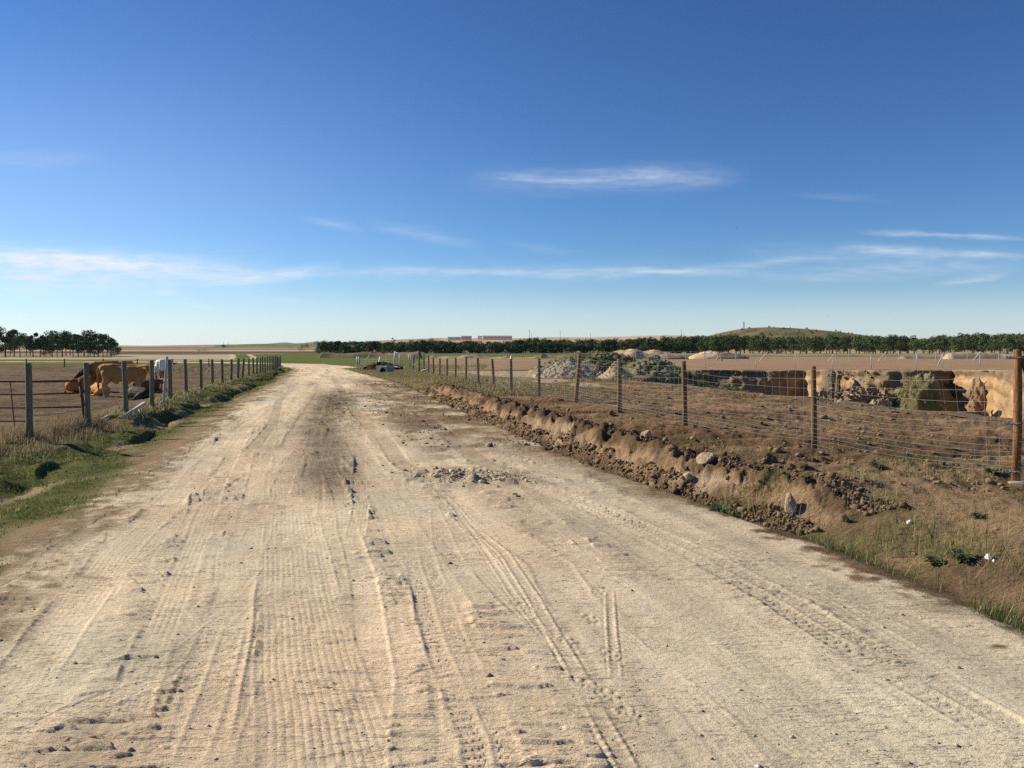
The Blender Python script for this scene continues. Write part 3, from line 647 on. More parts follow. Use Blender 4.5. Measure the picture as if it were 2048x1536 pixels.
def gp(px, py, z, dz=0.0):
    x, y = gz(px, py, z); return (x, y, z + dz)
heaps = []
heaps.append(mound('spoil_heap', (4.3, 44.0, .02), 3.9, 2.6, 1.38, 101, [OLIVE, (.26,.215,.145), TURF], rough=.30, pw=.75, label='big rounded spoil heap with green weeds behind the gravel pile', cat='earth heap', group='heaps at the edge of the pit'))
heaps.append(mound('gravel_pile', (2.75, 39.3, .03), 2.0, 1.5, .88, 102, [GREYS, (.42,.36,.27)], rough=.20, pw=.9, label='grey gravel pile left of the weedy spoil heap', cat='gravel pile', group='heaps at the edge of the pit'))
heaps.append(mound('sand_pile', (4.75, 37.9, .05), 1.0, .95, .72, 103, [TANS, (.40,.30,.19)], rough=.10, pw=1.1, label='small pointed tan sand pile in front of the spoil heap', cat='sand pile', group='heaps at the edge of the pit'))
heaps.append(mound('spoil_heap', (7.0, 41.6, -.1), 2.5, 2.3, 1.15, 104, [OLIVE, (.24,.20,.14), TURF], rough=.25, pw=.8, label='dark weedy spoil heap sloping down into the left end of the pit', cat='earth heap', group='heaps at the edge of the pit'))
heaps.append(mound('slumped_turf', (21.9, 43.9, -2.6), 1.75, 1.5, 2.75, 105, [(.17,.15,.075), (.24,.20,.12), TURF], rough=.30, pw=.38, base=-1.0, label='grass covered block of slumped earth in the pit', cat='slumped turf'))
heaps.append(mound('grassy_slump', (10.9, 47.0, -3.4), 3.6, 9.0, 2.9, 106, [TURF, (.12,.12,.06)], rough=.35, pw=.6, base=-1.0, rz=R(28), label='dark green grassy slump along the shaded left wall of the pit', cat='slumped turf'))
for (px, py, Y, rx, h, sd, co) in ((1640, 800, 46.5, 1.0, 1.2, 111, [(.40,.28,.16), (.24,.17,.11)]), (1716, 790, 45.0, 1.6, 1.9, 112, [(.24,.18,.12), (.36,.27,.17)]), (1762, 806, 43.0, 1.2, 1.0, 113, [(.28,.21,.14), (.42,.30,.18)]), (1955, 800, 45.5, 1.6, 1.6, 114, [(.24,.165,.10), (.33,.22,.13)])):
    heaps.append(mound('fallen_earth', (at(px, py, Y).x, Y, -2.6), rx, rx * .8, h + .55, sd, co, rough=.45, pw=.8, base=-1.0, cat='earth heap', group='fallen earth at the foot of the pit wall',
          label={1640: 'low tan pile of fallen earth left of the rubble in the pit', 1716: 'tall jagged rubble pile of brown earth against the pit wall', 1762: 'broken earth pile just left of the slumped turf block', 1955: 'brown fallen earth below the bright orange pit face'}[px]))
# far sand heaps and berms
def zat(x, y): return tz(x, y)
for (px, py, Y, rx, ry, h, sd, co, nm, lb, ct) in (
    (1262, 714, 140, 5.6, 3.2, 1.75, 121, [(.55,.42,.27), (.48,.36,.22)], 'sand_heap', 'left part of the long tan sand heap before the pines', 'sand heap'),
    (1305, 714, 142, 4.8, 3.0, 1.65, 122, [(.55,.42,.27), (.42,.31,.19)], 'sand_heap', 'middle hump of the long tan sand heap before the pines', 'sand heap'),
    (1336, 714, 140, 3.6, 2.2, .95, 123, [(.25,.19,.13), (.34,.26,.17)], 'sand_heap', 'low brown lumpy end of the long sand heap', 'sand heap'),
    (1418, 712, 150, 3.8, 2.6, 1.65, 124, [(.58,.45,.29), (.56,.43,.28)], 'sand_heap', 'bright tan sand heap standing alone before the pines', 'sand heap'),
    (1452, 713, 149, 4.3, 2.4, 1.15, 125, [(.19,.16,.11), (.27,.22,.15)], 'sand_heap', 'dark rough heap joined to the lone bright sand heap', 'sand heap')):
    x = at(px, py, Y).x; heaps.append(mound(nm, (x, Y, tz(x, Y) - .1), rx, ry, h, sd, co, rough=.12, n=(30, 40), pw=.55, label=lb, cat=ct, group='sand heaps beyond the brown field'))
def berm(name, px0, px1, Y, h, w, sd, co, label, cat='earth bank', group=None, amp=.35, Y1=None):
    xa, xb = at(px0, 700, Y).x, at(px1, 700, Y1 or Y).x; n = int(abs(px1 - px0) / 1.6); k = 12
    t = np.linspace(0, 1, n); u = np.linspace(-1, 1, k); T, U = np.meshgrid(t, u, indexing='ij')
    X = xa + (xb - xa) * T; Yb = Y + ((Y1 or Y) - Y) * T + U * w; g = terrain(X.ravel(), Yb.ravel())[0].reshape(X.shape)
    e = ss(T, 0, .06) * (1 - ss(T, .94, 1)); nz = fbm(X, Yb, h * 5, 3, sd)
    Z = g - .05 + h * e * (1 - U ** 2) * (1 + amp * 2.2 * nz)
    c = mx(np.tile(C(*co[0]), (X.size, 1)), ss(nz.ravel(), -.2, .3), C(*co[1]))
    i = (np.arange(n - 1)[:, None] * k + np.arange(k - 1)[None]).ravel(); f = np.stack([i, i + k, i + k + 1, i + 1], 1)
    me = mesh_np(name, np.stack([X.ravel(), Yb.ravel(), Z.ravel()], 1), f, 4, True, np.concatenate([c, np.full((len(c), 1), .3)], 1))
    tag(link(name, me, M_EARTH), label=label, cat=cat, group=group)
berm('earth_bank', 638, 752, 205, 1.55, 3.0, 131, [(.20,.165,.10), (.15,.14,.07)], 'long weedy brown bank at the foot of the leftmost pines', group='low banks along the fields')
berm('earth_bank', 735, 845, 203, 1.35, 3.0, 132, [(.24,.185,.115), (.17,.15,.08)], 'second weedy bank right of the reddish tree', group='low banks along the fields')
berm('earth_bank', 850, 1135, 188, .75, 2.0, 133, [(.36,.30,.21), (.24,.20,.13)], 'long low line of pale dumped earth before the pine row', group='low banks along the fields', amp=.6)
berm('earth_bank', 1075, 1200, 165, .80, 2.0, 134, [(.27,.23,.16), (.16,.14,.08)], 'short rough bank of earth behind the gravel pile', group='low banks along the fields', amp=.6)
berm('earth_bank', 1885, 2120, 165, 1.0, 2.0, 135, [(.52,.42,.29), (.40,.31,.20)], 'bright sandy bank behind the field at far right', group='low banks along the fields', amp=.25)
berm('earth_bank', 1800, 1890, 168, .75, 2.0, 136, [(.20,.18,.12), (.27,.22,.15)], 'dark scrubby bank left of the bright sandy bank', group='low banks along the fields', amp=.6)
heaps.append(mound('soil_heap', (-8.7, 56.0, -.05), 1.35, 1.1, .55, 141, [(.055,.036,.026), (.10,.065,.042)], rough=.20, pw=.6, label='low heap of fresh dark soil at the end of the ditch', cat='soil heap'))

# ------------------------------------------------------------------ clods and stones
PHI = (1 + 5 ** .5) / 2
ICO_V = np.array([(-1,PHI,0),(1,PHI,0),(-1,-PHI,0),(1,-PHI,0),(0,-1,PHI),(0,1,PHI),(0,-1,-PHI),(0,1,-PHI),(PHI,0,-1),(PHI,0,1),(-PHI,0,-1),(-PHI,0,1)], float) / 1.902
ICO_F = np.array([(0,11,5),(0,5,1),(0,1,7),(0,7,10),(0,10,11),(1,5,9),(5,11,4),(11,10,2),(10,7,6),(7,1,8),(3,9,4),(3,4,2),(3,2,6),(3,6,8),(3,8,9),(4,9,5),(2,4,11),(6,2,10),(8,6,7),(9,8,1)])
def lumps(name, xy, size, col, m=M_CLODS, sink=.25, label=None, zoff=None):
    n = len(xy)
    if n == 0: return
    g = tza(xy) if zoff is None else zoff
    v = ICO_V[None] * (1 + RNG.uniform(-.42, .36, (n, 12, 1))); v = v * (RNG.uniform(.65, 1.25, (n, 1, 3)) * np.array([1, 1, .75]))
    a = RNG.uniform(0, 6.28, n); ca, sa = np.cos(a)[:, None], np.sin(a)[:, None]
    x = v[..., 0] * ca - v[..., 1] * sa; y = v[..., 0] * sa + v[..., 1] * ca
    sz = size[:, None]; V = np.stack([x * sz + xy[:, :1], y * sz + xy[:, 1:2], v[..., 2] * sz + (g + size * sink)[:, None]], -1).reshape(-1, 3)
    f = (ICO_F[None] + 12 * np.arange(n)[:, None, None]).reshape(-1, 3)
    c = np.repeat(np.concatenate([col, np.ones((n, 1))], 1)[:, None], 12, 1).reshape(-1, 4)
    return tag(link(name, mesh_np(name, V, f, 3, False, c), m), kind='stuff')
def cvar(n, a, b, j=.12):
    t = RNG.random((n, 1)); return (np.array(a) * (1 - t) + np.array(b) * t) * (1 + RNG.uniform(-j, j, (n, 1)))
def psize(n, lo, hi, k=2.2):
    u = RNG.random(n); return lo * (1 - u * (1 - (lo / hi) ** k)) ** (-1 / k)
# ditch floor and cut bank
n = 12000; Y = 7.3 + 24 * RNG.random(n) ** 1.5; w = RNG.random(n); X = np.where(w < .62, XR(Y) + .12 + (XFT(Y) + .04 - XR(Y)) * (w / .62) ** .6, XFT(Y) + .55 + .9 * (w - .62))
lumps('soil_clods', np.stack([X, Y], 1), psize(n, .009, .06, 2.5), cvar(n, (.10,.066,.042), (.23,.155,.098)))
# yard
n = 9000; Y = 7.8 + 32 * RNG.random(n) ** 1.5; X = XFT(Y) + .8 + (13 + .2 * Y) * RNG.random(n) ** 1.3
k = (pit_sd(X, Y) > .25) & ((Y > 9.2) | (X > 2.9)) & (ss(fbm(X, Y, 1.6, 2, 81), -.4, .4) > RNG.random(n)) & ~((Y > 34) & (X < 9)); X, Y = X[k], Y[k]; n = len(X)
lumps('soil_clods', np.stack([X, Y], 1), psize(n, .014, .075, 2.8), cvar(n, (.12,.078,.048), (.28,.185,.115)))
# rim of the pit, rough edge
e = []
for i in range(0, 9):
    a, b = PIT[i], PIT[i + 1]; L = np.hypot(*(b - a)); m = int(L * 26); t = RNG.random((m, 1)); e.append(a + (b - a) * t + RNG.normal(0, .18, (m, 2)) + np.array([-.25, -.05]))
e = np.concatenate(e); n = len(e); e = e[pit_sd(e[:, 0], e[:, 1]) > .46]; n = len(e)
lumps('soil_clods', e, psize(n, .03, .16), cvar(n, (.12,.08,.05), (.26,.175,.11)))
e = []
for i in (12, 13, 14, 15, 18, 19, 20, 21, 22, 23):
    a, b = PIT[i], PIT[i + 1]; L = np.hypot(*(b - a)); m = int(L * 9); t = RNG.random((m, 1)); nn = np.array([b[1] - a[1], a[0] - b[0]]) / L
    e.append(a + (b - a) * t + RNG.normal(0, .10, (m, 2)))
e = np.concatenate(e); n = len(e)
lumps('soil_clods', e, psize(n, .03, .15), cvar(n, (.14,.10,.068), (.28,.22,.15)), zoff=np.interp(e[:, 1], [20, 41, 50, 58], [.34, .41, .15, -.06]) - .06 - .5 * RNG.random(n) ** 2)
# rubble at pit foot
P0 = np.array([at(px, py, 44.2)[:] for px, py in zip(RNG.uniform(1640, 1800, 420), RNG.uniform(775, 830, 420))]); lumps('soil_clods', P0[:, :2], psize(420, .04, .20, 1.8), cvar(420, (.14,.10,.066), (.30,.22,.14)), zoff=P0[:, 2])
# road: small stones and clods, churned pile in the middle
n = 900; Y = 2.9 + 30 * RNG.random(n) ** 2; X = XL(Y) + (XR(Y) - XL(Y)) * RNG.random(n)
lumps('road_pebbles', np.stack([X, Y], 1), psize(n, .004, .016, 2.6) * (1 + Y * .015), cvar(n, (.26,.20,.14), (.50,.41,.30)), sink=.15)
n = 420; c0 = RNG.integers(0, 3, n); cx = np.array([-.75, -.30, -.48])[c0]; cy = np.array([10.35, 9.75, 10.0])[c0]
lumps('churned_clods', np.stack([cx + RNG.normal(0, .30, n), cy + RNG.normal(0, .15, n)], 1), psize(n, .010, .050), cvar(n, (.32,.25,.175), (.48,.385,.275)))
n = 1500; Y = RNG.uniform(13, 36, n); X = XR(Y) + .1 - RNG.random(n) ** 2.2 * 2.4; k = fbm(X, Y, .8, 2, 99) > -.05; X, Y = X[k], Y[k]; n = len(X); lumps('churned_clods', np.stack([X, Y], 1), psize(n, .012, .07, 2.6), cvar(n, (.13,.092,.06), (.30,.22,.145)))
# gravel on the heaps
def on_mound(o, n, lo, hi, a, b, name, front=True):
    dg = bpy.context.evaluated_depsgraph_get() if False else None
    me = o.data; V = np.empty(len(me.vertices) * 3, np.float32); me.vertices.foreach_get('co', V); V = V.reshape(-1, 3)
    idx = RNG.integers(0, int(len(V) * .93), n); p = V[idx] + RNG.normal(0, .02, (n, 3))
    ob = lumps(name, p[:, :2].astype(float), psize(n, lo, hi, 3.0), cvar(n, a, b), zoff=p[:, 2].astype(float)); ob.parent = o; return ob
on_mound(heaps[1], 2600, .012, .06, (.30,.25,.18), (.42,.35,.25), 'gravel'); on_mound(heaps[0], 700, .02, .11, (.15,.125,.085), (.36,.30,.21), 'loose_lumps')
on_mound(heaps[3], 400, .02, .11, (.13,.11,.075), (.30,.25,.18), 'loose_lumps'); on_mound(heaps[2], 300, .02, .07, (.36,.28,.18), (.54,.43,.30), 'gravel')
on_mound(heaps[-1], 700, .03, .14, (.05,.033,.024), (.12,.08,.055), 'loose_lumps')

def stone(name, x, y, sx, sy, sz, m, label, seed, cat='stone', group=None, z=None, tilt=0.0, sub=3, rough=.16):
    import bmesh
    bm = bmesh.new(); bmesh.ops.create_icosphere(bm, subdivisions=sub, radius=1)
    rr = random.Random(seed); planes = [(Vector((rr.uniform(-1,1), rr.uniform(-1,1), rr.uniform(-.6,1))).normalized(), rr.uniform(.62, .9)) for _ in range(11)]
    for v in bm.verts:
        for nn, d in planes:
            q = v.co.dot(nn) - d
            if q > 0: v.co -= nn * q
        v.co *= 1 + rough * .28 * float(vn(np.array([v.co.x * 2.3 + seed]), np.array([v.co.y * 2.3 + v.co.z * 2.1]), seed)[0]) + rough * .25 * float(vn(np.array([v.co.x * 5 + v.co.z * 3]), np.array([v.co.y * 5 - v.co.z * 4.1 + seed]), seed + 3)[0])
        v.co = Vector((v.co.x * sx, v.co.y * sy, v.co.z * sz))
    me = bpy.data.meshes.new(name); bm.to_mesh(me); bm.free()
    o = link(name, me, m, loc=(x, y, (tz(x, y) if z is None else z) + sz * .22)); o.rotation_euler = (rr.uniform(-.2,.2), tilt, rr.uniform(0, 6))
    return tag(o, label=label, cat=cat, group=group)
def stone_px(px, py, z, wpx, hpx, m, label, seed, **kw):
    x, y = gz(px, py, z); s = y / F; zz = tz(x, y)
    return stone(kw.pop('name', 'stone'), x, y, wpx * s / 2, wpx * s / 2 * .8, hpx * s / 2, m, label, seed, z=zz, **kw)
stone_px(1583, 1016, .06, 30, 60, M_STONE, 'pale tan boulder sticking up out of the bank', 5, name='boulder')
stone_px(1376, 948, .16, 30, 24, M_STONE, 'tan slab stone half buried at top of the cut bank', 8, name='boulder', tilt=.3)
stone_px(1412, 940, .18, 46, 18, M_STONE, 'long flat tan stone leaning on the cut bank', 9, name='boulder', tilt=-.4)
stone_px(1290, 915, .0, 26, 30, M_STONE, 'chalky pale lump standing in the cut bank', 12, name='boulder')
stone_px(1821, 1036, .15, 17, 12, M_WSTONE, 'smooth white stone lying on the brown earth slope', 15, group='pale stones on the right bank')
stone_px(1977, 1107, .1, 15, 17, M_WSTONE, 'angular white stone near the right edge among grass', 16, group='pale stones on the right bank')
stone_px(1988, 1110, .1, 7, 9, M_WSTONE, 'tiny white stone touching the angular white one', 17, group='pale stones on the right bank')
stone_px(1991, 1071, .12, 11, 8, M_STONE, 'small yellowish stone above the angular white stone', 18, group='pale stones on the right bank')
stone_px(1830, 1072, .12, 12, 10, M_STONE, 'small tan stone below the smooth white stone', 19, group='pale stones on the right bank')
stone_px(1173, 815, .25, 6, 9, M_WSTONE, 'little white pointed stone beside the fence post', 21)
stone_px(1517, 1532, 0, 16, 8, M_WSTONE, 'single pale stone at the bottom edge of the road', 22)
stone_px(1035, 995, 0, 17, 9, M_CLOD, 'dark earth clod on the road below the churned pile', 23, cat='clod', name='clod', rough=1.0); stone_px(1030, 989, 0, 12, 7, M_CLOD, 'smaller dark clod just behind the other on the road', 24, cat='clod', name='clod')
stone_px(1895, 1126, 0, 5, 4, M_CLOD, 'brown clod on the verge', 25, cat='clod', name='clod'); 
stone_px(900, 1127, 0, 11, 6, M_CLOD, 'small lone brown clod in the middle of the road', 26, cat='clod', name='clod')
stone_px(313, 1313, 0, 13, 7, M_CLOD, 'dark clod pressed into the left wheel tracks', 27, cat='clod', name='clod')
stone_px(1264, 1182, 0, 7, 6, M_CLOD, 'round brown clod beside the short double track', 28, cat='clod', name='clod')
stone_px(1590, 945, .22, 42, 30, M_CLOD, 'big brown earth clod on the yard edge below the post', 29, cat='clod', name='clod', rough=1.3); stone_px(1538, 930, .22, 34, 26, M_CLOD, 'rounded brown clod left of the biggest one', 30, cat='clod', name='clod', rough=1.3)
stone_px(1690, 1030, .1, 22, 26, M_CLOD, 'dark clod in the hollow of the right bank', 31, cat='clod', name='clod')
CL = ('in the ditch below the long flat stone', 'just right of the lump below the long flat stone', 'on the ditch floor nearest the road', 'left of the tan boulder on the ditch floor', 'under the half buried slab stone', 'left of the slab stone at the foot of the cut',
      'by the slab stone, third from it along the foot', 'touching the right end of the long flat stone', 'directly left of the tan boulder', 'right of the biggest clod at the yard edge', 'farthest right of those at the yard edge', 'at the foot of the bank beside the chalky lump', 'at the foot of the bank left of the chalky lump', 'last towards the road bend at the foot of the bank')
for i, (px, py, w) in enumerate(((1470, 975, 20), (1500, 990, 14), (1455, 1000, 13), (1520, 1012, 11), (1402, 985, 17), (1372, 978, 15), (1345, 962, 15), (1430, 960, 12), (1560, 990, 13), (1625, 948, 17), (1650, 958, 12), (1270, 945, 15), (1225, 925, 13), (1180, 905, 12))):
    stone_px(px, py, -.05 if i < 9 else .1, w, w * .62, M_CLOD, ('brown earth lump, %s' % CL[i]), 40 + i, cat='clod', name='clod', group='loose clods along the cut bank', sub=3, rough=1.7)

# ------------------------------------------------------------------ grass
def blades(name, xy, h, wd, col, lean=.45, g=None, parent=None, windx=.15):
    n = len(xy); g = tza(xy) if g is None else g
    a = RNG.uniform(0, 6.28, n); la = RNG.uniform(0, 6.28, n); ln = np.abs(RNG.normal(0, lean, n)) * h
    px, py = np.cos(a) * wd / 2, np.sin(a) * wd / 2; lx, ly = np.cos(la) * ln + windx * h, np.sin(la) * ln
    x, y = xy[:, 0], xy[:, 1]; z0 = g - .01
    V = np.stack([np.stack([x - px, y - py, z0], 1), np.stack([x + px, y + py, z0], 1),
                  np.stack([x - px * .7 + lx * .35, y - py * .7 + ly * .35, z0 + h * .6], 1), np.stack([x + px * .7 + lx * .35, y + py * .7 + ly * .35, z0 + h * .6], 1),
                  np.stack([x + lx, y + ly, z0 + h * (1 - .35 * np.clip(ln / h, 0, 1))], 1)], 1).reshape(-1, 3)
    f = (np.array([(0,1,3),(0,3,2),(2,3,4)])[None] + 5 * np.arange(n)[:, None, None]).reshape(-1, 3)
    c = np.repeat(np.concatenate([col, np.ones((n, 1))], 1)[:, None], 5, 1).reshape(-1, 4)
    o = tag(link(name, mesh_np(name, V, f, 3, False, c), M_GRASS, parent), kind='stuff'); return o
G1, G2, D1, D2 = (.055,.092,.022), (.125,.16,.046), (.30,.235,.12), (.46,.38,.22)
def mixcol(n, pg):
    d = RNG.random(n) < pg; c = cvar(n, D1, D2); gg = cvar(n, G1, G2, .2); c[~d] = gg[~d]; return c
# left verge
n = 210000; Y = 4.6 + 60 * RNG.random(n) ** 2.0; X = XFL(Y) - .5 + (XL(Y) + .1 - XFL(Y) + .5) * RNG.random(n); sL = XL(Y) - X; sF = XFL(Y) - X
gq = np.interp(Y, [5, 11, 20], [.45, 1, 1]); den = ss(sL + .5 * fbm(X, Y, 1.1, 3, 21), .35 * gq - .12 * (1 - gq), 1.0 * gq) * (1 - .9 * ss(fbm(X, Y * .45, .8, 4, 53, .65), .06, .3) * ss(sL, .7, 1.2)) * ss(fbm(X, Y, .35, 2, 85), -.6, .1)
k = RNG.random(n) < den; X, Y, sL, sF = X[k], Y[k], sL[k], sF[k]; n = len(X); tall = .6 + .6 * np.clip(fbm(X, Y, .5, 2, 86) + .4, 0, 1)
dry = np.clip(.04 + .4 * ss(sF, -.8, 0) + .4 * (fbm(X, Y, .8, 2, 87) > .25), 0, 1); c = mixcol(n, dry)
blades('short_grass', np.stack([X, Y], 1), RNG.uniform(.015, .05, n) * tall * (1 + Y * .004), (.004 + .0006 * Y) * RNG.uniform(.7, 1.3, n), c)
# dry tall grass by the gate and along the fence
n = 26000; Y = 8.5 + 7.5 * RNG.random(n) ** .9; X = XFL(Y) + RNG.normal(-.15, .42, n); k = ss(fbm(X, Y, .6, 2, 88), -.7, .2) > RNG.random(n); X, Y = X[k], Y[k]; n = len(X)
blades('dry_grass', np.stack([X, Y], 1), RNG.uniform(.07, .27, n) * (1 - .5 * (X > XFL(Y) + .2)) * (.6 + .5 * ss(Y, 11, 13)), RNG.uniform(.004, .009, n), cvar(n, (.20,.145,.085), (.38,.30,.18)), .35)
n = 9000; Y = 17 + 45 * RNG.random(n) ** 1.4; X = XFL(Y) + RNG.normal(.05, .22, n); blades('dry_grass', np.stack([X, Y], 1), RNG.uniform(.05, .15, n), RNG.uniform(.01, .022, n), mixcol(n, .6), .35)
# near right verge
n = 85000; Y = 3.4 + 5.2 * RNG.random(n); X = XR(Y) + .12 + RNG.random(n) ** 1.3 * 3.6; sR = X - XR(Y); q = fbm(X, Y, .55, 3, 89)
den = np.maximum(ss(sR, .0, .3) * (1 - ss(sR, .6, 1.3)) * ss(q, -.35, .25), ss(fbm(X, Y, .7, 3, 90), .10, .3) * .22 + .01); k = RNG.random(n) < den; X, Y, sR = X[k], Y[k], sR[k]; n = len(X)
ed = (1 - ss(sR, .9, 1.5)); blades('verge_grass', np.stack([X, Y], 1), RNG.uniform(.015, .055, n) * (1 + 1.8 * ed * (RNG.random(n) < .35)), RNG.uniform(.003, .006, n), mixcol(n, .22), .7)
n = 450; Y = 3.6 + 4.8 * RNG.random(n); X = XR(Y) + .2 + RNG.random(n) * 1.4; blades('long_stems', np.stack([X, Y], 1), RNG.uniform(.16, .42, n), RNG.uniform(.002, .004, n), mixcol(n, .7), .7)
n = 16000; Y = 7.3 + 4.5 * RNG.random(n); X = 2.2 + 6 * RNG.random(n); k = (ss(fbm(X, Y, .9, 3, 90), .05, .3) * .9 > RNG.random(n)) & (X > XFT(Y) + .9 - (Y < 8.2)); X, Y = X[k], Y[k]; n = len(X)
blades('verge_grass', np.stack([X, Y], 1), RNG.uniform(.025, .08, n), RNG.uniform(.004, .008, n), mixcol(n, .25), .6)
# weeds right of the road further on
n = 40000; Y = 22 + 34 * RNG.random(n); X = XR(Y) + .2 + RNG.random(n) * (XFR(Y) + 1.8 - XR(Y)); sF = X - XFT(Y)
k = (((Y > 35) | (sF > .9)) & (ss(fbm(X, Y, 1.2, 3, 92), -.45, .25) > RNG.random(n))); X, Y = X[k], Y[k]; n = len(X)
blades('weeds', np.stack([X, Y], 1), RNG.uniform(.03, .12, n), RNG.uniform(.010, .022, n), mixcol(n, .55), .6)
n = 30000; Y = 58 + 16 * RNG.random(n); X = RNG.uniform(-40, -2, n); d = seg_dist(X, Y, ROADC, False); k = (d > 2.6) & (X > XL(np.minimum(Y, 64)) - 9) & (ss(fbm(X, Y, 2, 2, 93), -.4, .3) > RNG.random(n)) & ~((X > XL(Y) - .3) & (X < XR(Y) + .3) & (Y < 66)); X, Y = X[k], Y[k]; n = len(X)
blades('weeds', np.stack([X, Y], 1), RNG.uniform(.05, .20, n), RNG.uniform(.02, .05, n), mixcol(n, .5), .5)
# grass on the heaps
def grass_on(o, n, lo, hi, w, pg, zmin=.0):
    me = o.data; V = np.empty(len(me.vertices) * 3, np.float32); me.vertices.foreach_get('co', V); V = V.reshape(-1, 3).astype(float)
    V = V[:int(len(V) * .95)]; idx = RNG.integers(0, len(V), n); p = V[idx] + np.c_[RNG.normal(0, .07, (n, 2)), np.zeros(n)]
    k = ss(fbm(p[:, 0] + o.location.x, p[:, 1], .8, 2, 95), -.3, .3) > RNG.random(n); p = p[k]; n = len(p)
    blades('grass', p[:, :2], RNG.uniform(lo, hi, n), RNG.uniform(w * .7, w * 1.4, n), mixcol(n, pg), .5, g=p[:, 2], parent=o)
grass_on(heaps[0], 5000, .03, .10, .025, .35); grass_on(heaps[3], 4000, .03, .10, .025, .3); grass_on(heaps[4], 9000, .06, .20, .03, .7); grass_on(heaps[5], 9000, .10, .30, .035, .15)
n = 7000; Y = 33.5 + 5 * RNG.random(n); X = 2.2 + 4.5 * RNG.random(n); k = (pit_sd(X, Y) > .4) & (ss(fbm(X, Y, .9, 2, 96), -.3, .3) > RNG.random(n)) & (X > 1.2 + .3 * (38 - Y)); X, Y = X[k], Y[k]; n = len(X)
blades('weeds', np.stack([X, Y], 1), RNG.uniform(.05, .16, n), RNG.uniform(.015, .03, n), mixcol(n, .3), .5)
# leafy rosettes on the right bank
def rosette(px, py, z, r, label, seed):
    x, y = gz(px, py, z); rr = np.random.default_rng(seed); n = 60; a = rr.uniform(0, 6.28, n); L = r * rr.uniform(.4, 1, n); h = r * rr.uniform(.1, .5, n); w = r * .11
    z0 = tz(x, y); bx, by = x + np.cos(a) * r * .12, y + np.sin(a) * r * .12; tx, ty = np.cos(a), np.sin(a)
    V = np.stack([np.stack([bx, by, np.full(n, z0)], 1), np.stack([x + tx * L * .6 - ty * w, y + ty * L * .6 + tx * w, z0 + h], 1), np.stack([x + tx * L, y + ty * L, z0 + h * .7], 1), np.stack([x + tx * L * .6 + ty * w, y + ty * L * .6 - tx * w, z0 + h], 1)], 1).reshape(-1, 3)
    f = np.array([0,1,2,3])[None] + 4 * np.arange(n)[:, None]; c = np.repeat(np.concatenate([cvar(n, (.075,.10,.045), (.15,.18,.085)), np.ones((n, 1))], 1)[:, None], 4, 1).reshape(-1, 4)
    me = mesh_np('weed_plant', V, f, 4, False, c); me.transform(Matrix.Translation((-x, -y, -z0))); tag(link('weed_plant', me, M_GRASS, loc=(x, y, z0)), label=label, cat='weed', group='leafy weeds on the right bank')
for i, (px, py, z, r, lb) in enumerate(((1925, 1102, .1, .13, 'bushy dark green weed left of the angular white stone'), (1870, 1098, .1, .11, 'flat green weed on the slope below the smooth white stone'), (1757, 953, .2, .13, 'leafy green weed at the edge of the bare yard'), (1440, 1030, -.05, .15, 'dark tuft of weeds on the road edge by the ditch'), (1960, 1052, .12, .10, 'grey green weed above the small yellowish stone'), (1985, 960, .22, .12, 'green weed left of the corner post base'), (1765, 1010, .15, .09, 'low green weed in the middle of the grassy bank'))):
    rosette(px, py, z, r, lb, i)

# ------------------------------------------------------------------ fences
def post_mesh(h, r, top=1.0, n=10, jit=.05, sink=.15):
    m = MB(); m.tube([(0, 0, -sink), (0, 0, h * .3), (.004, .003, h * .7), (0, 0, h - .012), (0, 0, h)], [r * 1.04, r * 1.0, r * .98, r * .96, r * .80], n=n, jit=jit); return m
fence_wood_l = []
FL = empty('wooden_wire_fence', (-8.0, 14.0, 0), label='long fence of weathered grey green wooden posts along the cattle pen', cat='fence')
def add_post(parent, x, y, h, r, m, lean=(0, 0), name='post', z=None, mesh=None):
    z = tz(x, y) if z is None else z
    o = post_mesh(h, r).build(name, m, parent, smooth=True) if mesh is None else link(name, mesh, None, parent)
    o.location = Vector((x, y, z)) - parent.location; o.rotation_euler = (lean[1], lean[0], random.uniform(0, 6.28) if lean == (0, 0) else 0); return o
# photo base x, base y, top y, half width px, lean px
PL = [(55,878,726,6.6,0),(173,854,725,5.6,-2),(250,831,722,5.0,-3),(302,815,720,4.4,0),(339,799,719,4.4,-1),(371,786,718,3.4,-1),(401,778,719,3.2,0),(424,769,719,3.0,0),(444,765.5,719,2.8,0),(461.5,762,719,2.6,1),(475,758,717,2.6,1),
      (484,756,717,2.4,3),(497,753,717,2.0,0),(506,750,717,2.0,0),(513,748.5,716.5,2.0,0),(519.5,746.5,716.5,1.8,0),(524.5,745,716,1.8,0),(529.5,744,716,1.8,0),(534,742.5,716,1.7,1),(539,741,716,1.7,0),(543.5,740,716,1.6,0),(547,739,715.5,1.6,0),(550.5,738,715.5,1.6,0),(553.5,737,715.5,1.6,0),(556,736,715,1.6,0),(559.5,735.5,715,2.2,0)]
lp_tops = []
yprev = 0
for i, (bx, by, ty, hw, lx) in enumerate(PL):
    z0 = .12 if i < 22 else .10
    for _ in range(3):
        x, y = gz(bx, by, z0); z0 = tz(x, y)
    y = float(np.clip(y, 12, 64)); top = at(bx, ty, y).z; h = max(.9, top - z0); r = max(.036, hw * y / F); x = at(bx, 700, y).x
    o = add_post(FL, x, y, h, r, M_POSTL, ((lx * y / F) / h if lx else random.uniform(-.02, .02), random.uniform(-.02, .02)), z=z0)
    lp_tops.append((Vector((x + lx * y / F * .8, y, z0)), h))
x, y = gz(327, 808, .1); p = add_post(FL, x, y, 1.22, .035, M_PALE, ((9 * y / F) / 1.22, 0)); p['label'] = 'thin bleached post leaning against the fence'
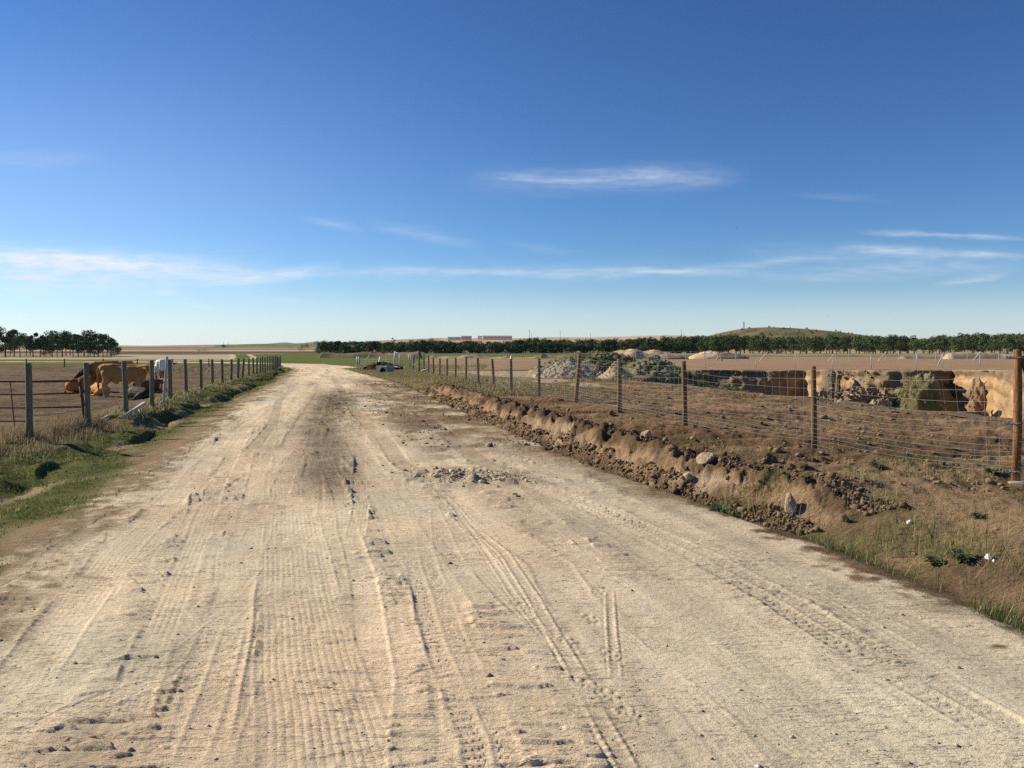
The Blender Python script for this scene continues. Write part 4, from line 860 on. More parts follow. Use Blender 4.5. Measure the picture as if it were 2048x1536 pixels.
def wire(parent, pts, r, m, name='wire', n=5):
    mb = MB(); mb.tube([Vector(p) - parent.location for p in pts], r, n=n, cap=False); return mb.build(name, m, parent, smooth=True)
def sagline(a, b, sag, k=6):
    return [a.lerp(b, t / k) - Vector((0, 0, sag * 4 * (t / k) * (1 - t / k))) for t in range(k)]
for f in (.95, .74, .52, .30, .12):
    pts = [Vector((-12.2, 11.2, .1 + f * 1.2))] + []
    for (a, ha), (b, hb) in zip(lp_tops[:-1], lp_tops[1:]): pts += sagline(a + Vector((0, .04, ha * f)), b + Vector((0, .04, hb * f)), random.uniform(.0, .035))
    pts.append(lp_tops[-1][0] + Vector((0, 0, lp_tops[-1][1] * f))); wire(FL, pts[1:] if f < 2 else pts, .0022, M_OLDW)

FR = empty('wire_netting_fence', (3, 14, .2), label='new brown post and wire netting fence between road and yard', cat='fence')
PR = [(1632,892,732,5.5,-5),(1372,851,722,5.2,-5),(1239.5,825,718,4.6,-1),(1152,810,711,4.2,7),(1078,794,717,3.3,0),(1022.5,782,718,3.2,-1),(988,771,718,2.9,-4),(957,766,716,2.7,-2),(932,759,713,2.4,0),(911,754.5,715,2.2,0),(894,752,717,2.1,0),(879.5,749,717,2.0,0),(867,747,716,1.9,-1),(857,745,712,1.8,0),(847.5,743.5,709,1.8,0),(838,742.5,707,1.8,0),(826,738,710,1.8,2)]
rp = [(Vector((5.08, 8.3, .25)), 1.10)]
for i, (bx, by, ty, hw, lx) in enumerate(PR):
    z0 = .25
    for _ in range(3):
        x, y = gz(bx, by, z0); z0 = tz(x, y)
    y = min(y, 60); x = at(bx, 700, y).x; h = at(bx, ty, y).z - z0; r = max(.034, hw * y / F)
    add_post(FR, x, y, h, r, M_POSTR, ((lx * y / F) / h, random.uniform(-.01, .01)), z=z0)
    rp.append((Vector((x, y, z0)), h))
    if i == 5:
        cap = MB(); cap.tube([(0, 0, 0), (.01, 0, .10)], [.045, .02], n=6); o = cap.build('white_cap', M_WHITE, FR); o.location = Vector((x, y, z0 + h)) - FR.location
HW = [.06,.12,.17,.22,.28,.34,.41,.48,.56,.67,.78,.89,1.0]
def spanpt(k, t, f, sagk=1.0):
    (a, ha), (b, hb) = rp[k], rp[k + 1]; p = a.lerp(b, t); h = (ha * (1 - t) + hb * t) * .97
    L = (b - a).length; s = [.085, .05, .045, .02, .03][k] if k < 5 else .015
    wob = .012 * math.sin(7 * t + 13 * f + k)
    return p + Vector((-.05, -.02, h * f * (1 - .02) - s * 4 * t * (1 - t) * (.35 + .65 * f) + wob * (k < 3) + .004))
for f in HW:
    pts = []
    for k in range(len(rp) - 1):
        nseg = 8 if k < 5 else 2
        pts += [spanpt(k, t / nseg, f) for t in range(nseg)]
    pts.append(spanpt(len(rp) - 2, 1, f)); wire(FR, pts, .0014, M_GALV)
sv = MB()
for k in range(12):
    (a, ha), (b, hb) = rp[k], rp[k + 1]; L = (b - a).length; n = int(L / .15) if k < 6 else int(L / .3)
    for i in range(1, n):
        t = i / n; sk = .10 * math.sin(t * math.pi) * [1.3, .9, .5, .2, .1, 0][min(k, 5)] / L
        sv.tube([spanpt(k, min(max(t + sk * (j / 3 - .5) * 2, 0), 1), f) - FR.location for j, f in enumerate((HW[0], HW[5], HW[9], HW[12]))], .0013, n=3, cap=False)
tag(sv.build('netting_stays', M_GALV, FR), kind='stuff')
# corner post with its strut, strainers and footing
CP = empty('corner_post', (5.08, 8.3, tz(5.08, 8.3)), label='thick orange brown corner post with diagonal strut at the right edge', cat='fence post')
zc = CP.location.z; hc = at(2036, 699, 8.3).z - zc
MB().tube([(.0, 0, -.1), (.01, 0, .5), (.0, 0, 1.0), (-.015, 0, hc - .01), (-.015, 0, hc)], [.041, .040, .039, .038, .034], n=16, jit=.015).build('post', M_CORN, CP, smooth=True)
MB().tube([(.03, -.02, hc - .07), (.30, .05, .62), (1.05, .25, -.35)], [.036, .037, .038], n=12).build('strut', M_CORN, CP, smooth=True)
for zz in (hc - .16 + .08, .62, .135):
    t = MB(); t.tube([(-.16, -.05, zz), (-.04, -.06, zz - .005)], .006, n=6)
    for j in range(3):
        c = Vector((-.155 + j * .035, -.055, zz)); t.tube([c + Vector((math.cos(a) * .014, 0, math.sin(a) * .014)) for a in np.linspace(0, 6.28, 9)], .004, n=5)
    w = t.build('wire_strainer', M_GALV, CP)
    MB().tube([Vector((math.cos(a) * .054, math.sin(a) * .054, zz + .004 * math.sin(3 * a))) for a in np.linspace(0, 6.28 * 2, 26)], .004, n=5).build('wrapped_wire', M_GALV, CP)
for f in HW: MB().tube([(.0, -.05, f * 1.07), (1.6, -.35, f * 1.03 - .02), (3.0, -.8, f * 1.0)], .0019, n=4, cap=False).build('wire', M_GALV, CP)
stone('footing', 5.06, 8.22, .16, .12, .05, M_CONC, 'pale concrete footing at the foot of the corner post', 61, cat='footing', z=tz(5.06, 8.22) - .02, sub=3)

# rear fence of the pen
FB = empty('pen_rear_fence', (-30, 64, -.3), label='thin dark post and wire fence at the back of the cattle pen', cat='fence')
bt = []
for px in (-100, -24, 52, 128, 206, 274, 345, 417, 478, 530):
    y = 65.0; x = at(px, 700, y).x; z0 = tz(x, y); top = at(px, 717.5, y).z; bt.append(Vector((x, y, top))); add_post(FB, x, y, top - z0, .05, M_POSTL, (random.uniform(-.02, .02), 0), z=z0)
for dz in (.05, .45): wire(FB, [p - Vector((0, 0, dz)) for p in bt], .010, M_OLDW, n=4)
# rusty pipe gate leaning against the second post
GT = empty('pipe_gate', (-8.15, 15.25, tz(-8.15, 15.25)), label='rusty red pipe gate leaning behind the two nearest left posts', cat='gate')
yg = 15.3
def G(px, py, dy=0): return at(px, py, yg + dy) - GT.location
for k, (ya, yb) in enumerate(((762, 762), (789, 786), (815, 814), (842, 841))):
    MB().tube([G(-330, ya + (k - 1) * 1.0), G(-100, ya), G(60, (ya + yb) / 2 + 1), G(162, yb)], .020 if k == 0 else .016, n=8).build('rail', M_RUST, GT, smooth=True)
MB().tube([G(160, 761), G(165, 800), G(171, 853)], .030, n=8).build('stile', M_RUST, GT, smooth=True)
MB().tube([G(20, 764, -.02), G(30, 860, -.02)], .011, n=6).build('brace', M_RUST, GT, smooth=True); MB().tube([G(-180, 764, -.02), G(-186, 850, -.02)], .014, n=6).build('brace', M_RUST, GT, smooth=True)
# pale rails lying at the foot of the fence
def gpt(px, py, z):
    x, y = gz(px, py, z); return Vector((x, y, z))
def rail(pts, r, label, m=M_PALE):
    P = [gpt(*p) for p in pts]; o0 = P[0].copy(); mb = MB(); mb.tube([p - o0 for p in P], r, n=8, jit=.08); tag(mb.build('fallen_rail', m, None, True, o0), label=label, cat='fence rail', group='pale rails lying along the fence foot')
rail([(181, 853, .13), (215, 833, .17), (250, 826, .16)], .026, 'pale rail on the ground between the second and third posts'); rail([(244, 835, .18), (268, 820, .24), (288, 807, .30)], [.030, .034, .042], 'white pole end propped up between the third and fourth posts')
rail([(303, 813, .15), (320, 806, .16), (338, 795, .17)], .028, 'pale rail behind the leaning bleached post'); rail([(360, 790, .15), (385, 781, .15), (424, 770, .15)], .030, 'long pale rail running to the distant posts')
rail([(275, 817, .22), (282, 827, .15), (288, 836, .12)], .008, 'thin pale stick crossing under the propped pole')

# metal fence and gate pieces in the middle distance
MG = empty('wire_mesh_gate', (-6.3, 52, 0), label='tilted galvanised mesh gate standing open past the soil heap', cat='gate')
def Q(px, py, Y): return at(px, py, Y) - MG.location
MB().tube([Q(787, 736, 52), Q(790, 703, 52)], .045, n=8).build('frame_tube', M_STEEL, MG, True); MB().tube([Q(800, 737, 51.5), Q(799, 706, 51.5)], .03, n=8).build('frame_tube', M_STEEL, MG, True)
MB().tube([Q(788, 704, 52), Q(799, 706, 51.5)], .02, n=6).build('frame_tube', M_STEEL, MG, True); MB().tube([Q(787, 733, 52), Q(800, 735, 51.5)], .02, n=6).build('frame_tube', M_STEEL, MG, True)
MB().tube([Q(817, 708, 52), Q(820.5, 733, 52)], .035, n=8).build('frame_tube', M_STEEL, MG, True); MB().tube([Q(820, 706, 53), Q(824, 735, 53)], .02, n=8).build('frame_tube', M_STEEL, MG, True)
MB().tube([Q(832, 714, 52), Q(836, 726, 52), Q(822, 731, 52)], .02, n=8).build('frame_tube', M_STEEL, MG, True)
mm = MB()
for i in range(8): mm.tube([Q(788 + i * 1.5, 704 + i * .3, 52), Q(787 + i * 1.6, 735, 52)], .004, n=3, cap=False)
for i in range(12): mm.tube([Q(788, 706 + i * 2.5, 52), Q(799.5, 708 + i * 2.5, 51.6)], .004, n=3, cap=False)
tag(mm.build('mesh_wires', M_STEEL, MG), kind='stuff')
MF = empty('metal_post_fence', (-10, 66, 0), label='low galvanised fence with one white leaning post beyond the road fork', cat='fence')
def fpost(par, px, pyb, pyt, Y, r, m, lean=0, name='post'): return MB().tube([at(px, pyb, Y) - par.location, at(px + lean, pyt, Y) - par.location], r, n=8).build(name, m, par, True)
fpost(MF, 714.5, 729, 713, 66, .07, M_STEEL); fpost(MF, 718, 728, 713.5, 67, .07, M_STEEL)
p = fpost(MF, 757.5, 730, 714, 62, .085, M_WHITE, 3.5, 'white_post')
for px in (733, 745, 772): fpost(MF, px, 730, 715.5, 64, .02, M_STEEL)
for dz in (715.5, 719, 723, 727): wire(MF, [at(718, dz, 66), at(757, dz, 63), at(787, dz, 56)], .006, M_STEEL, n=3)
# long fence beyond the brown field
LF = empty('far_wire_fence', (40, 105, -.5), label='long thin blue grey wire fence with slanted struts beyond the brown field', cat='fence')
prev = []
for i in range(27):
    px = 1235 + i * 33 + (i * 37 % 11); Y = 108; z0 = tz(at(px, 700, Y).x, Y); top = at(px, 702.5, Y); a = Vector((top.x, Y, z0 - .1)) - LF.location
    MB().tube([a, top - LF.location], .045, n=5).build('post', M_STEEL, LF); prev.append(top)
    if i in (9, 13, 16, 22): MB().tube([a + Vector((-1.0, 0, .05)), top - LF.location - Vector((0, 0, .1))], .065, n=5).build('strut', M_PALE, LF)
for dz in (.02, .35, .7): wire(LF, [p - Vector((0, 0, dz)) for p in prev], .014, M_STEEL, n=3)
NF = empty('pit_edge_fence', (20, 56, 0), label='sparse thin pale metal posts and wires behind the pit', cat='fence')
prev = []
for px, ty, by, Y in ((1201,712,722,62),(1411,705,738,58),(1512,720,735,58),(1591,703,738,57),(1665,716,740,54.8),(1742,711,738,54),(1833,706,738,53.6),(1885,707,735,53.4),(1960,712,735,52.5)):
    fpost(NF, px, by, ty, Y, .022, M_STEEL)
    prev.append(at(px, ty + 2, Y))
fpost(NF, 1875, 733, 707.5, 54.5, .035, M_PALE, 11, 'strut'); fpost(NF, 1432, 722, 712, 62, .05, M_PALE, 5, 'strut'); fpost(NF, 1445, 722, 712, 62, .05, M_PALE, -5, 'strut')

# concrete culvert at the field entrance
CV = empty('culvert', (-7.7, 50, -.1), label='broken concrete culvert pipe end by the dark soil heap', cat='culvert')
def ring(y0, y1, r0, r1, name):
    m = MB(); n = 18; vs = []
    for (y, r) in ((y0, r1), (y1, r1), (y1, r0), (y0, r0)):
        for k in range(n): a = 2 * math.pi * k / n; m.v.append(Vector((math.cos(a) * r, y, math.sin(a) * r + .1)))
    for q in range(4):
        for k in range(n): k2 = (k + 1) % n; q2 = (q + 1) % 4; m.f.append((q * n + k, q * n + k2, q2 * n + k2, q2 * n + k))
    return m.build(name, M_CONC, CV, True)
ring(-.3, .6, .17, .25, 'pipe'); MB().box((0, .7, .12), (1.1, .18, .5)).build('headwall', M_CONC, CV); CV.location = (-7.7, 49.5, tz(-7.7, 49.5))
x, y = gz(846, 739, 0); tag(MB().tube([at(843, 742, 50) , at(862, 736.5, 50)], .05, n=6).build('fallen_rail', M_PALE, None, True), label='pale plank lying on the weedy bank by the far posts', cat='fence rail')

# ------------------------------------------------------------------ cattle
def capsule_mesh(segs, name):
    import bmesh
    bm = bmesh.new()
    for (p0, r0, p1, r1, sx) in segs:
        p0, p1 = Vector(p0), Vector(p1); d = p1 - p0; L = max(d.length, .001); q = d.to_track_quat('Z', 'Y'); n = 12
        rings = []
        for t, rr, off in [(0, math.cos(a) * r0, -math.sin(a) * r0) for a in (1.35, .9, .45)] + [(0, r0, 0), (L / 2, (r0 + r1) / 2, 0), (L, r1, 0)] + [(L, math.cos(a) * r1, math.sin(a) * r1) for a in (.45, .9, 1.35)]:
            rings.append([bm.verts.new(p0 + q @ Vector((math.cos(2 * math.pi * k / n) * rr, math.sin(2 * math.pi * k / n) * rr, t + off))) for k in range(n)])
        for v in sum(rings, []): v.co.y = (v.co.y - (p0.y + p1.y) / 2) * sx + (p0.y + p1.y) / 2
        for a, b in zip(rings[:-1], rings[1:]):
            for k in range(n): bm.faces.new((a[k], a[(k + 1) % n], b[(k + 1) % n], b[k]))
        bm.faces.new(rings[0][::-1]); bm.faces.new(rings[-1])
    me = bpy.data.meshes.new(name); bm.to_mesh(me); bm.free()
    o = bpy.data.objects.new(name, me); COL.objects.link(o)
    r = o.modifiers.new('r', 'REMESH'); r.mode = 'VOXEL'; r.voxel_size = .022; sm = o.modifiers.new('s', 'SMOOTH'); sm.iterations = 5; sm.factor = .6
    dg = bpy.context.evaluated_depsgraph_get(); me2 = bpy.data.meshes.new_from_object(o.evaluated_get(dg)); bpy.data.objects.remove(o); me2.name = name
    me2.polygons.foreach_set('use_smooth', [True] * len(me2.polygons)); return me2
def hide_mat(name, base, belly, dark=None, patch=None, dark_head=False):
    def f(T, bs):
        tc = T.n('ShaderNodeTexCoord'); sp = T.n('ShaderNodeSeparateXYZ'); T.l(tc.outputs['Object'], sp.inputs[0])
        n1 = T.noise(tc.outputs['Object'], 3, 3, .6); n2 = T.noise(tc.outputs['Object'], 40, 3, .6)
        c = T.mix(T.m('MULTIPLY', T.ramp(n2, .3, .7), .35), base, tuple(v * .6 for v in base))
        if belly: c = T.mix(T.m('MULTIPLY', T.m('SUBTRACT', 1, T.ramp(T.m('ADD', sp.outputs[2], T.m('MULTIPLY', T.m('SUBTRACT', n1, .5), .4)), .45, .95)), .8), c, belly)
        if dark: c = T.mix(T.ramp(T.m('ADD', sp.outputs[0], T.m('MULTIPLY', T.m('SUBTRACT', n1, .5), .5)), .55, 1.0), c, dark)
        if patch: c = T.mix(T.ramp(T.m('ADD', n1, T.m('MULTIPLY', T.m('SUBTRACT', 1.0, sp.outputs[2]), .30)), .56, .62), c, patch)
        T.l(c, bs.inputs['Base Color']); bumpnode(T, bs, T.m('ADD', T.m('MULTIPLY', n1, 2.0), n2), .02, .7)
    return mat(name, rough=.75, spec=.15, build=f)
M_H1 = hide_mat('light_brown_hide', (.46,.22,.07), (.55,.33,.14)); M_H2 = hide_mat('brown_hide_dark_front', (.42,.20,.07), (.30,.15,.06), dark=(.065,.035,.022)); M_H3 = hide_mat('white_and_red_hide', (.86,.80,.70), None, patch=(.34,.14,.065))
M_H4 = hide_mat('orange_brown_hide', (.52,.19,.045), None); M_H5 = hide_mat('tan_hide', (.55,.25,.07), None); M_H6 = hide_mat('black_brown_hide', (.045,.03,.024), None); M_H7 = hide_mat('red_brown_hide', (.20,.075,.035), None)
M_HORN = mat('pale_horn', (.62,.55,.42), rough=.4, spec=.4); M_SWITCH = mat('dark_tail_hair', (.08,.045,.03)); M_PINKN = mat('pale_muzzle', (.55,.42,.32)); M_TAG = mat('ear_tag_yellow', (.75,.55,.08), rough=.4)
def cow_stand(neck=(.98, 0, 1.24), head=(1.22, 0, 1.22), muz=(1.48, 0, 1.02), yaw=0):
    s = []
    def S(p0, r0, p1, r1, sx=1): s.append((p0, r0, p1, r1, sx))
    S((-.72,0,1.14),.20,(-.45,0,1.08),.27,1.0); S((-.62,0,1.0),.25,(-.2,0,.95),.31,.98); S((-.2,0,.93),.32,(.25,0,.92),.34,.92); S((.2,0,.93),.33,(.58,0,.96),.29,.85); S((.5,0,1.12),.17,(-.5,0,1.2),.13,.7); S((.55,0,.88),.26,(.66,0,.74),.17,.8)
    for sy in (-1, 1):
        S((-.62,.15*sy,.95),.19,(-.60,.17*sy,.72),.14,.8); S((-.60,.17*sy,.74),.125,(-.74,.17*sy,.50),.068); S((-.74,.17*sy,.50),.062,(-.70,.17*sy,.14),.042); S((-.70,.17*sy,.15),.045,(-.66,.17*sy,.04),.058)
        S((.52,.13*sy,.80),.14,(.52,.15*sy,.55),.085); S((.52,.15*sy,.55),.075,(.53,.15*sy,.40),.062); S((.53,.15*sy,.40),.055,(.52,.15*sy,.13),.040); S((.52,.15*sy,.13),.045,(.55,.15*sy,.04),.056)
        S((-.68,.13*sy,1.24),.07,(-.50,.17*sy,1.22),.07)
    S((-.35,0,.66),.11,(-.28,0,.60),.09,1.2)
    nk, hd, mz = Vector(neck), Vector(head), Vector(muz); sh = Vector((.60, 0, 1.06)); S(tuple(sh), .24, tuple(nk), .155, .75); S(tuple(sh - Vector((0,0,.2))), .20, tuple(nk - Vector((0,0,.08))), .12, .6); S(tuple(nk), .15, tuple(hd), .125, .9)
    S(tuple(hd), .125, tuple(hd.lerp(mz, .5)), .092, .95); S(tuple(hd.lerp(mz, .5)), .088, tuple(mz), .072, 1.05)
    d = (mz - hd).normalized(); side = d.cross(Vector((0, 0, 1))).normalized()
    for sy in (-1, 1):
        e0 = hd + side * .10 * sy - d * .04 + Vector((0, 0, .05)); S(tuple(e0), .035, tuple(e0 + side * .17 * sy - Vector((0, 0, .03))), .038)
    tl = [(-.90,0,1.26),(-.98,0,1.10),(-1.0,.01,.80),(-.98,.02,.55)]
    for a, b in zip(tl[:-1], tl[1:]): S(a, .032, b, .028)
    return s, hd, d, side, Vector(tl[-1])
def cow_lie(curl=0.0, head_up=True, hx=.95, hy=0.0, hz=.62):
    s = []
    def S(p0, r0, p1, r1, sx=1): s.append((p0, r0, p1, r1, sx))
    S((-.62,0,.36),.29,(-.2,0,.38),.34,1.05); S((-.2,0,.38),.35,(.3,0,.40),.34,1.0); S((.3,0,.42),.32,(.58,0,.42),.26,.95); S((-.6,0,.60),.10,(.5,0,.66),.12,.8)
    S((-.55,.22,.30),.20,(-.30,.34,.18),.13); S((-.30,.34,.16),.10,(-.05,.38,.08),.06); S((-.05,.38,.08),.055,(.2,.34,.06),.045); S((-.5,-.18,.28),.20,(-.2,-.30,.15),.12)
    S((.5,.16,.30),.14,(.72,.18,.14),.08); S((.72,.18,.12),.065,(.50,.24,.06),.05); S((.5,-.16,.30),.14,(.78,-.14,.12),.08); S((.78,-.14,.10),.06,(1.0,-.16,.05),.05)
    nk = Vector((.58 + (hx - .58) * .6, hy * .6, .45 + (hz - .45) * .75)); hd = Vector((hx, hy, hz)); mz = hd + Vector((.24, hy * .4, -.16))
    S((.50,0,.50), .23, tuple(nk), .16, .85); S(tuple(nk), .15, tuple(hd), .12); S(tuple(hd), .118, tuple(mz), .072)
    d = (mz - hd).normalized(); side = d.cross(Vector((0, 0, 1))).normalized()
    for sy in (-1, 1):
        e0 = hd + side * .10 * sy - d * .04 + Vector((0, 0, .04)); S(tuple(e0), .035, tuple(e0 + side * .16 * sy), .036)
    S((-.86,0,.42),.03,(-.92,.12,.12),.026); S((-.92,.12,.10),.026,(-.7,.38,.05),.03)
    return s, hd, d, side, Vector((-.7,.38,.06))
def cow(px, py, z, rz, kind, m, label, scale=1.0, horns=True, pose=None, tagged=False):
    x, y = gz(px, py, z); z0 = tz(x, y)
    s, hd, d, side, tail = kind(**(pose or {})); root = empty('cow', (x, y, z0), rz, label=label, cat='cow', group='cattle in the pen'); root.scale = (scale,) * 3
    body = link('body', capsule_mesh(s, 'cow_body'), m, root)
    up = side.cross(d).normalized(); up = up if up.z > 0 else -up
    if horns:
        for sy in (-1, 1):
            b = hd + side * .07 * sy + up * .08 - d * .06; MB().tube([b, b + side * .09 * sy + up * .05, b + side * .13 * sy + up * .14], [.022, .017, .006], n=7).build('horn', M_HORN, root, True)
    MB().tube([tail + Vector((0, 0, .05)), tail - Vector((-.01, 0, .10 if tail.z > .2 else 0)), tail + Vector((.02, 0, -.26 if tail.z > .2 else .0)) + (Vector((.12, 0, 0)) if tail.z < .2 else Vector())], [.030, .045, .010], n=8).build('tail_switch', M_SWITCH, root, True)
    mzp = hd + (d * .30); MB().tube([mzp - d * .05, mzp + d * .012], [.074, .055], n=10).build('muzzle', M_PINKN if m is not M_H6 else M_H6, root, True)
    for sy in (-1, 1):
        e = hd + d * .09 + side * .088 * sy + up * .035; MB().tube([e - side * .01 * sy, e + side * .012 * sy], [.018, .010], n=8).build('eye', M_DARK, root, True)
    return root
Zp = -.30
cow(249, 793.5, Zp, R(10), cow_stand, M_H1, 'light brown cow standing side on facing right', .95, pose=dict(neck=(.86, -.14, 1.16), head=(.99, -.30, 1.16), muz=(1.12, -.42, .88)))
cow(222, 783, Zp, R(222), cow_stand, M_H2, 'brown cow with dark lowered head licking a lying cow', .98, pose=dict(neck=(.95, 0, .98), head=(1.16, -.05, .80), muz=(1.38, -.1, .60)))
cow(327, 780, Zp, R(106), cow_stand, M_H3, 'white and red cow seen from behind', 1.02, pose=dict(neck=(.95, -.1, 1.15), head=(1.15, -.25, 1.05), muz=(1.3, -.3, .80)))
cow(165, 785, Zp, R(70), cow_lie, M_H4, 'orange brown cow lying behind the gate end', .84, horns=False, pose=dict(hx=.88, hy=-.2, hz=.62))
cow(200, 792, Zp, R(140), cow_lie, M_H5, 'tan cow lying curled behind the second fence post', .66, horns=False, pose=dict(hx=.85, hy=.25, hz=.40))
cow(277, 801, Zp, R(150), cow_lie, M_H6, 'black cow lying in front of the standing brown one', .64, pose=dict(hx=.88, hy=-.1, hz=.62))
cow(291, 786, Zp, R(50), cow_lie, M_H7, 'dark red cow lying half hidden behind the black one', .72, pose=dict(hx=.88, hy=0, hz=.66))

# ------------------------------------------------------------------ trees
def crown_mesh(seed, H, W, clumps, per, leaf, base=.35, flat=.75):
    r = np.random.default_rng(seed); V = []; 
    for c in range(clumps):
        zz = base + (1 - base) * r.random() ** .8; rad = W * .5 * (1 - .35 * abs((zz - base) / (1 - base) - .35) * 1.6) * r.random() ** .5 * .95; a = r.uniform(0, 6.28)
        cx, cy, cz = math.cos(a) * rad, math.sin(a) * rad, zz * H - W * .12; s = W * r.uniform(.12, .27)
        n = per; d = r.normal(0, 1, (n, 3)); d /= np.linalg.norm(d, axis=1)[:, None]; q = d * (s * r.uniform(.55, 1.05, (n, 1))) * np.array([1, 1, flat]) + np.array([cx, cy, cz])
        t1 = r.normal(0, 1, (n, 3)); t1 /= np.linalg.norm(t1, axis=1)[:, None]; t2 = np.cross(d + r.normal(0, .5, (n, 3)), t1); t2 /= np.linalg.norm(t2, axis=1)[:, None] + 1e-6; L = leaf * r.uniform(.6, 1.4, (n, 1))
        V.append(np.stack([q + t1 * L, q - t1 * L * .5 + t2 * L * .8, q - t1 * L * .5 - t2 * L * .8], 1))
    V = np.concatenate(V).reshape(-1, 3); f = np.arange(len(V)).reshape(-1, 3); return mesh_np('crown', V, f, 3, False)
def trunk_mesh(seed, H, r0, bend=.3, limbs=4, base=.35):
    rr = random.Random(seed); bx, by = rr.uniform(-bend, bend), rr.uniform(-bend, bend); m = MB(); P = [Vector((bx * (t ** 1.5), by * (t ** 1.5), t * H * .85)) for t in (0, .25, .5, .75, 1)]; P[0].z = -.3
    m.tube(P, [r0 * 1.25, r0, r0 * .8, r0 * .5, r0 * .2], n=6)
    for k in range(limbs):
        t = base + (.8 - base) * k / limbs; p = Vector((bx * t ** 1.5, by * t ** 1.5, t * H * .85)); a = rr.uniform(0, 6.28); L = H * rr.uniform(.14, .24)
        m.tube([p, p + Vector((math.cos(a) * L * .6, math.sin(a) * L * .6, L * .35)), p + Vector((math.cos(a) * L, math.sin(a) * L, L * .75))], [r0 * .4, r0 * .28, r0 * .1], n=4)
    me = bpy.data.meshes.new('trunk'); me.from_pydata([tuple(v) for v in m.v], [], m.f); me.materials.append(M_BARK); return me
PV = []
for i in range(8):
    c = crown_mesh(200 + i, 8.0, 6.8 + (i % 3) * 1.2, 17, 105, .30, base=(.16, .24, .32, .20)[i % 4]); c.materials.append(M_PINE); PV.append((c, trunk_mesh(300 + i, 8.0, .17, .5, 3)))
TV = []
for i in range(8):
    c = crown_mesh(280 + i, 8.0, 6.6 + (i % 3) * 1.2, 15, 90, .28, base=(.28, .40, .22, .44)[i % 4]); c.materials.append(M_PINE); TV.append((c, trunk_mesh(380 + i, 8.0, .20, .8, 4)))
GV = []
for i in range(6):
    c = crown_mesh(230 + i, 9.0, 8.6, 11, 170, .26, base=(.32, .38, .47)[i % 3], flat=.7); c.materials.append(M_PINE); GV.append((c, trunk_mesh(330 + i, 9.0, .20, 1.0, 5)))
def tree(x, y, sc_, var, label, group, sx=1.0, name='pine_tree', cm=None):
    z = tz(x, y); e = empty(name, (x, y, z - .1), RNG.uniform(0, 6.28), label=label, cat='tree', group=group); e.scale = (sc_ * sx, sc_ * sx, sc_)
    cr = link('crown', var[0] if cm is None else cm, None, e); tr = link('trunk', var[1], None, e); return e
L1 = 'dark green pine in the long row across the horizon'; GR1 = 'pines in the long row beyond the fields'
FT = np.array([(640,681),(700,681),(740,681),(800,682),(860,678),(1000,680),(1060,674),(1100,676),(1200,676),(1300,673),(1400,670),(1440,668),(1600,672),(1700,668),(1780,670),(1850,674),(1900,668),(1930,664),(1990,667),(2048,664),(2250,660)], float)
def row(px0, px1, Y, step, yj, tjit=.30, PV=PV):
    px = px0
    while px < px1:
        y = Y + RNG.uniform(-yj, yj); x = at(px, 700, y).x; z = tz(x, y); t = at(px, np.interp(px, FT[:, 0], FT[:, 1]), y).z; h = (t - z) * RNG.uniform(1 - tjit, 1.04)
        tree(x, y, h / 8.0, PV[RNG.integers(0, 8)], L1, GR1, sx=RNG.uniform(.85, 1.15) * max(1, 4.4 / max(h, 3) * .9)); px += step * RNG.uniform(.75, 1.25)
row(640, 860, 372, 11, 6); row(862, 1440, 386, 13, 6); row(650, 1440, 402, 14, 6, .10)
row(1400, 2110, 345, 25, 14, .26, TV); row(1400, 2110, 385, 15, 14, .22, TV); row(1440, 2110, 425, 14, 10, .12, TV)
x = at(648, 700, 300).x; 
tree(at(650, 700, 330).x, 330, (at(650, 681, 330).z - tz(at(650, 700, 330).x, 330)) / 8, PV[1], 'separate pine at the left end of the long row', None, 1.1)
c = crown_mesh(260, 8, 5, 12, 46, .26, base=.1); c.materials.append(M_RUSTY); tree(at(735, 700, 345).x, 345, (at(735, 689, 345).z - tz(at(735, 700, 345).x, 345)) / 8, PV[2], 'reddish brown tree among the dark pines', None, 1.0, 'browning_tree', c)
for px, Y, ty, lb in ((10, 250, 654, 'tallest pine at the left edge of the grove'), (222, 262, 672, 'rightmost pine of the left grove with a drooping side branch')):
    x = at(px, 700, Y).x; tree(x, Y, (at(px, ty, Y).z - tz(x, Y)) / 9, GV[px % 6], lb, None, 1.05)
for px, Y, ty in ((-110,250,655),(-70,262,652),(-40,246,658),(-18,270,656),(28,262,662),(40,244,661),(52,275,664),(66,258,661),(80,250,660),(88,280,664),(104,262,662),(114,248,664),(124,256,657),(132,280,662),(146,262,665),(156,250,664),(168,272,662),(176,256,665),(188,250,664),(196,268,664),(206,254,665),(214,275,667),(-90,290,660),(-10,292,664),(20,290,664),(60,296,666),(100,300,667),(140,298,667),(180,296,668)):
    x = at(px, 700, Y).x; tree(x, Y, (at(px, ty, Y).z - tz(x, Y)) / 9 * RNG.uniform(.84, 1.07), GV[RNG.integers(0, 6)], 'dark umbrella shaped pine in the grove at left', 'pines in the left grove', RNG.uniform(.62, 1.05))
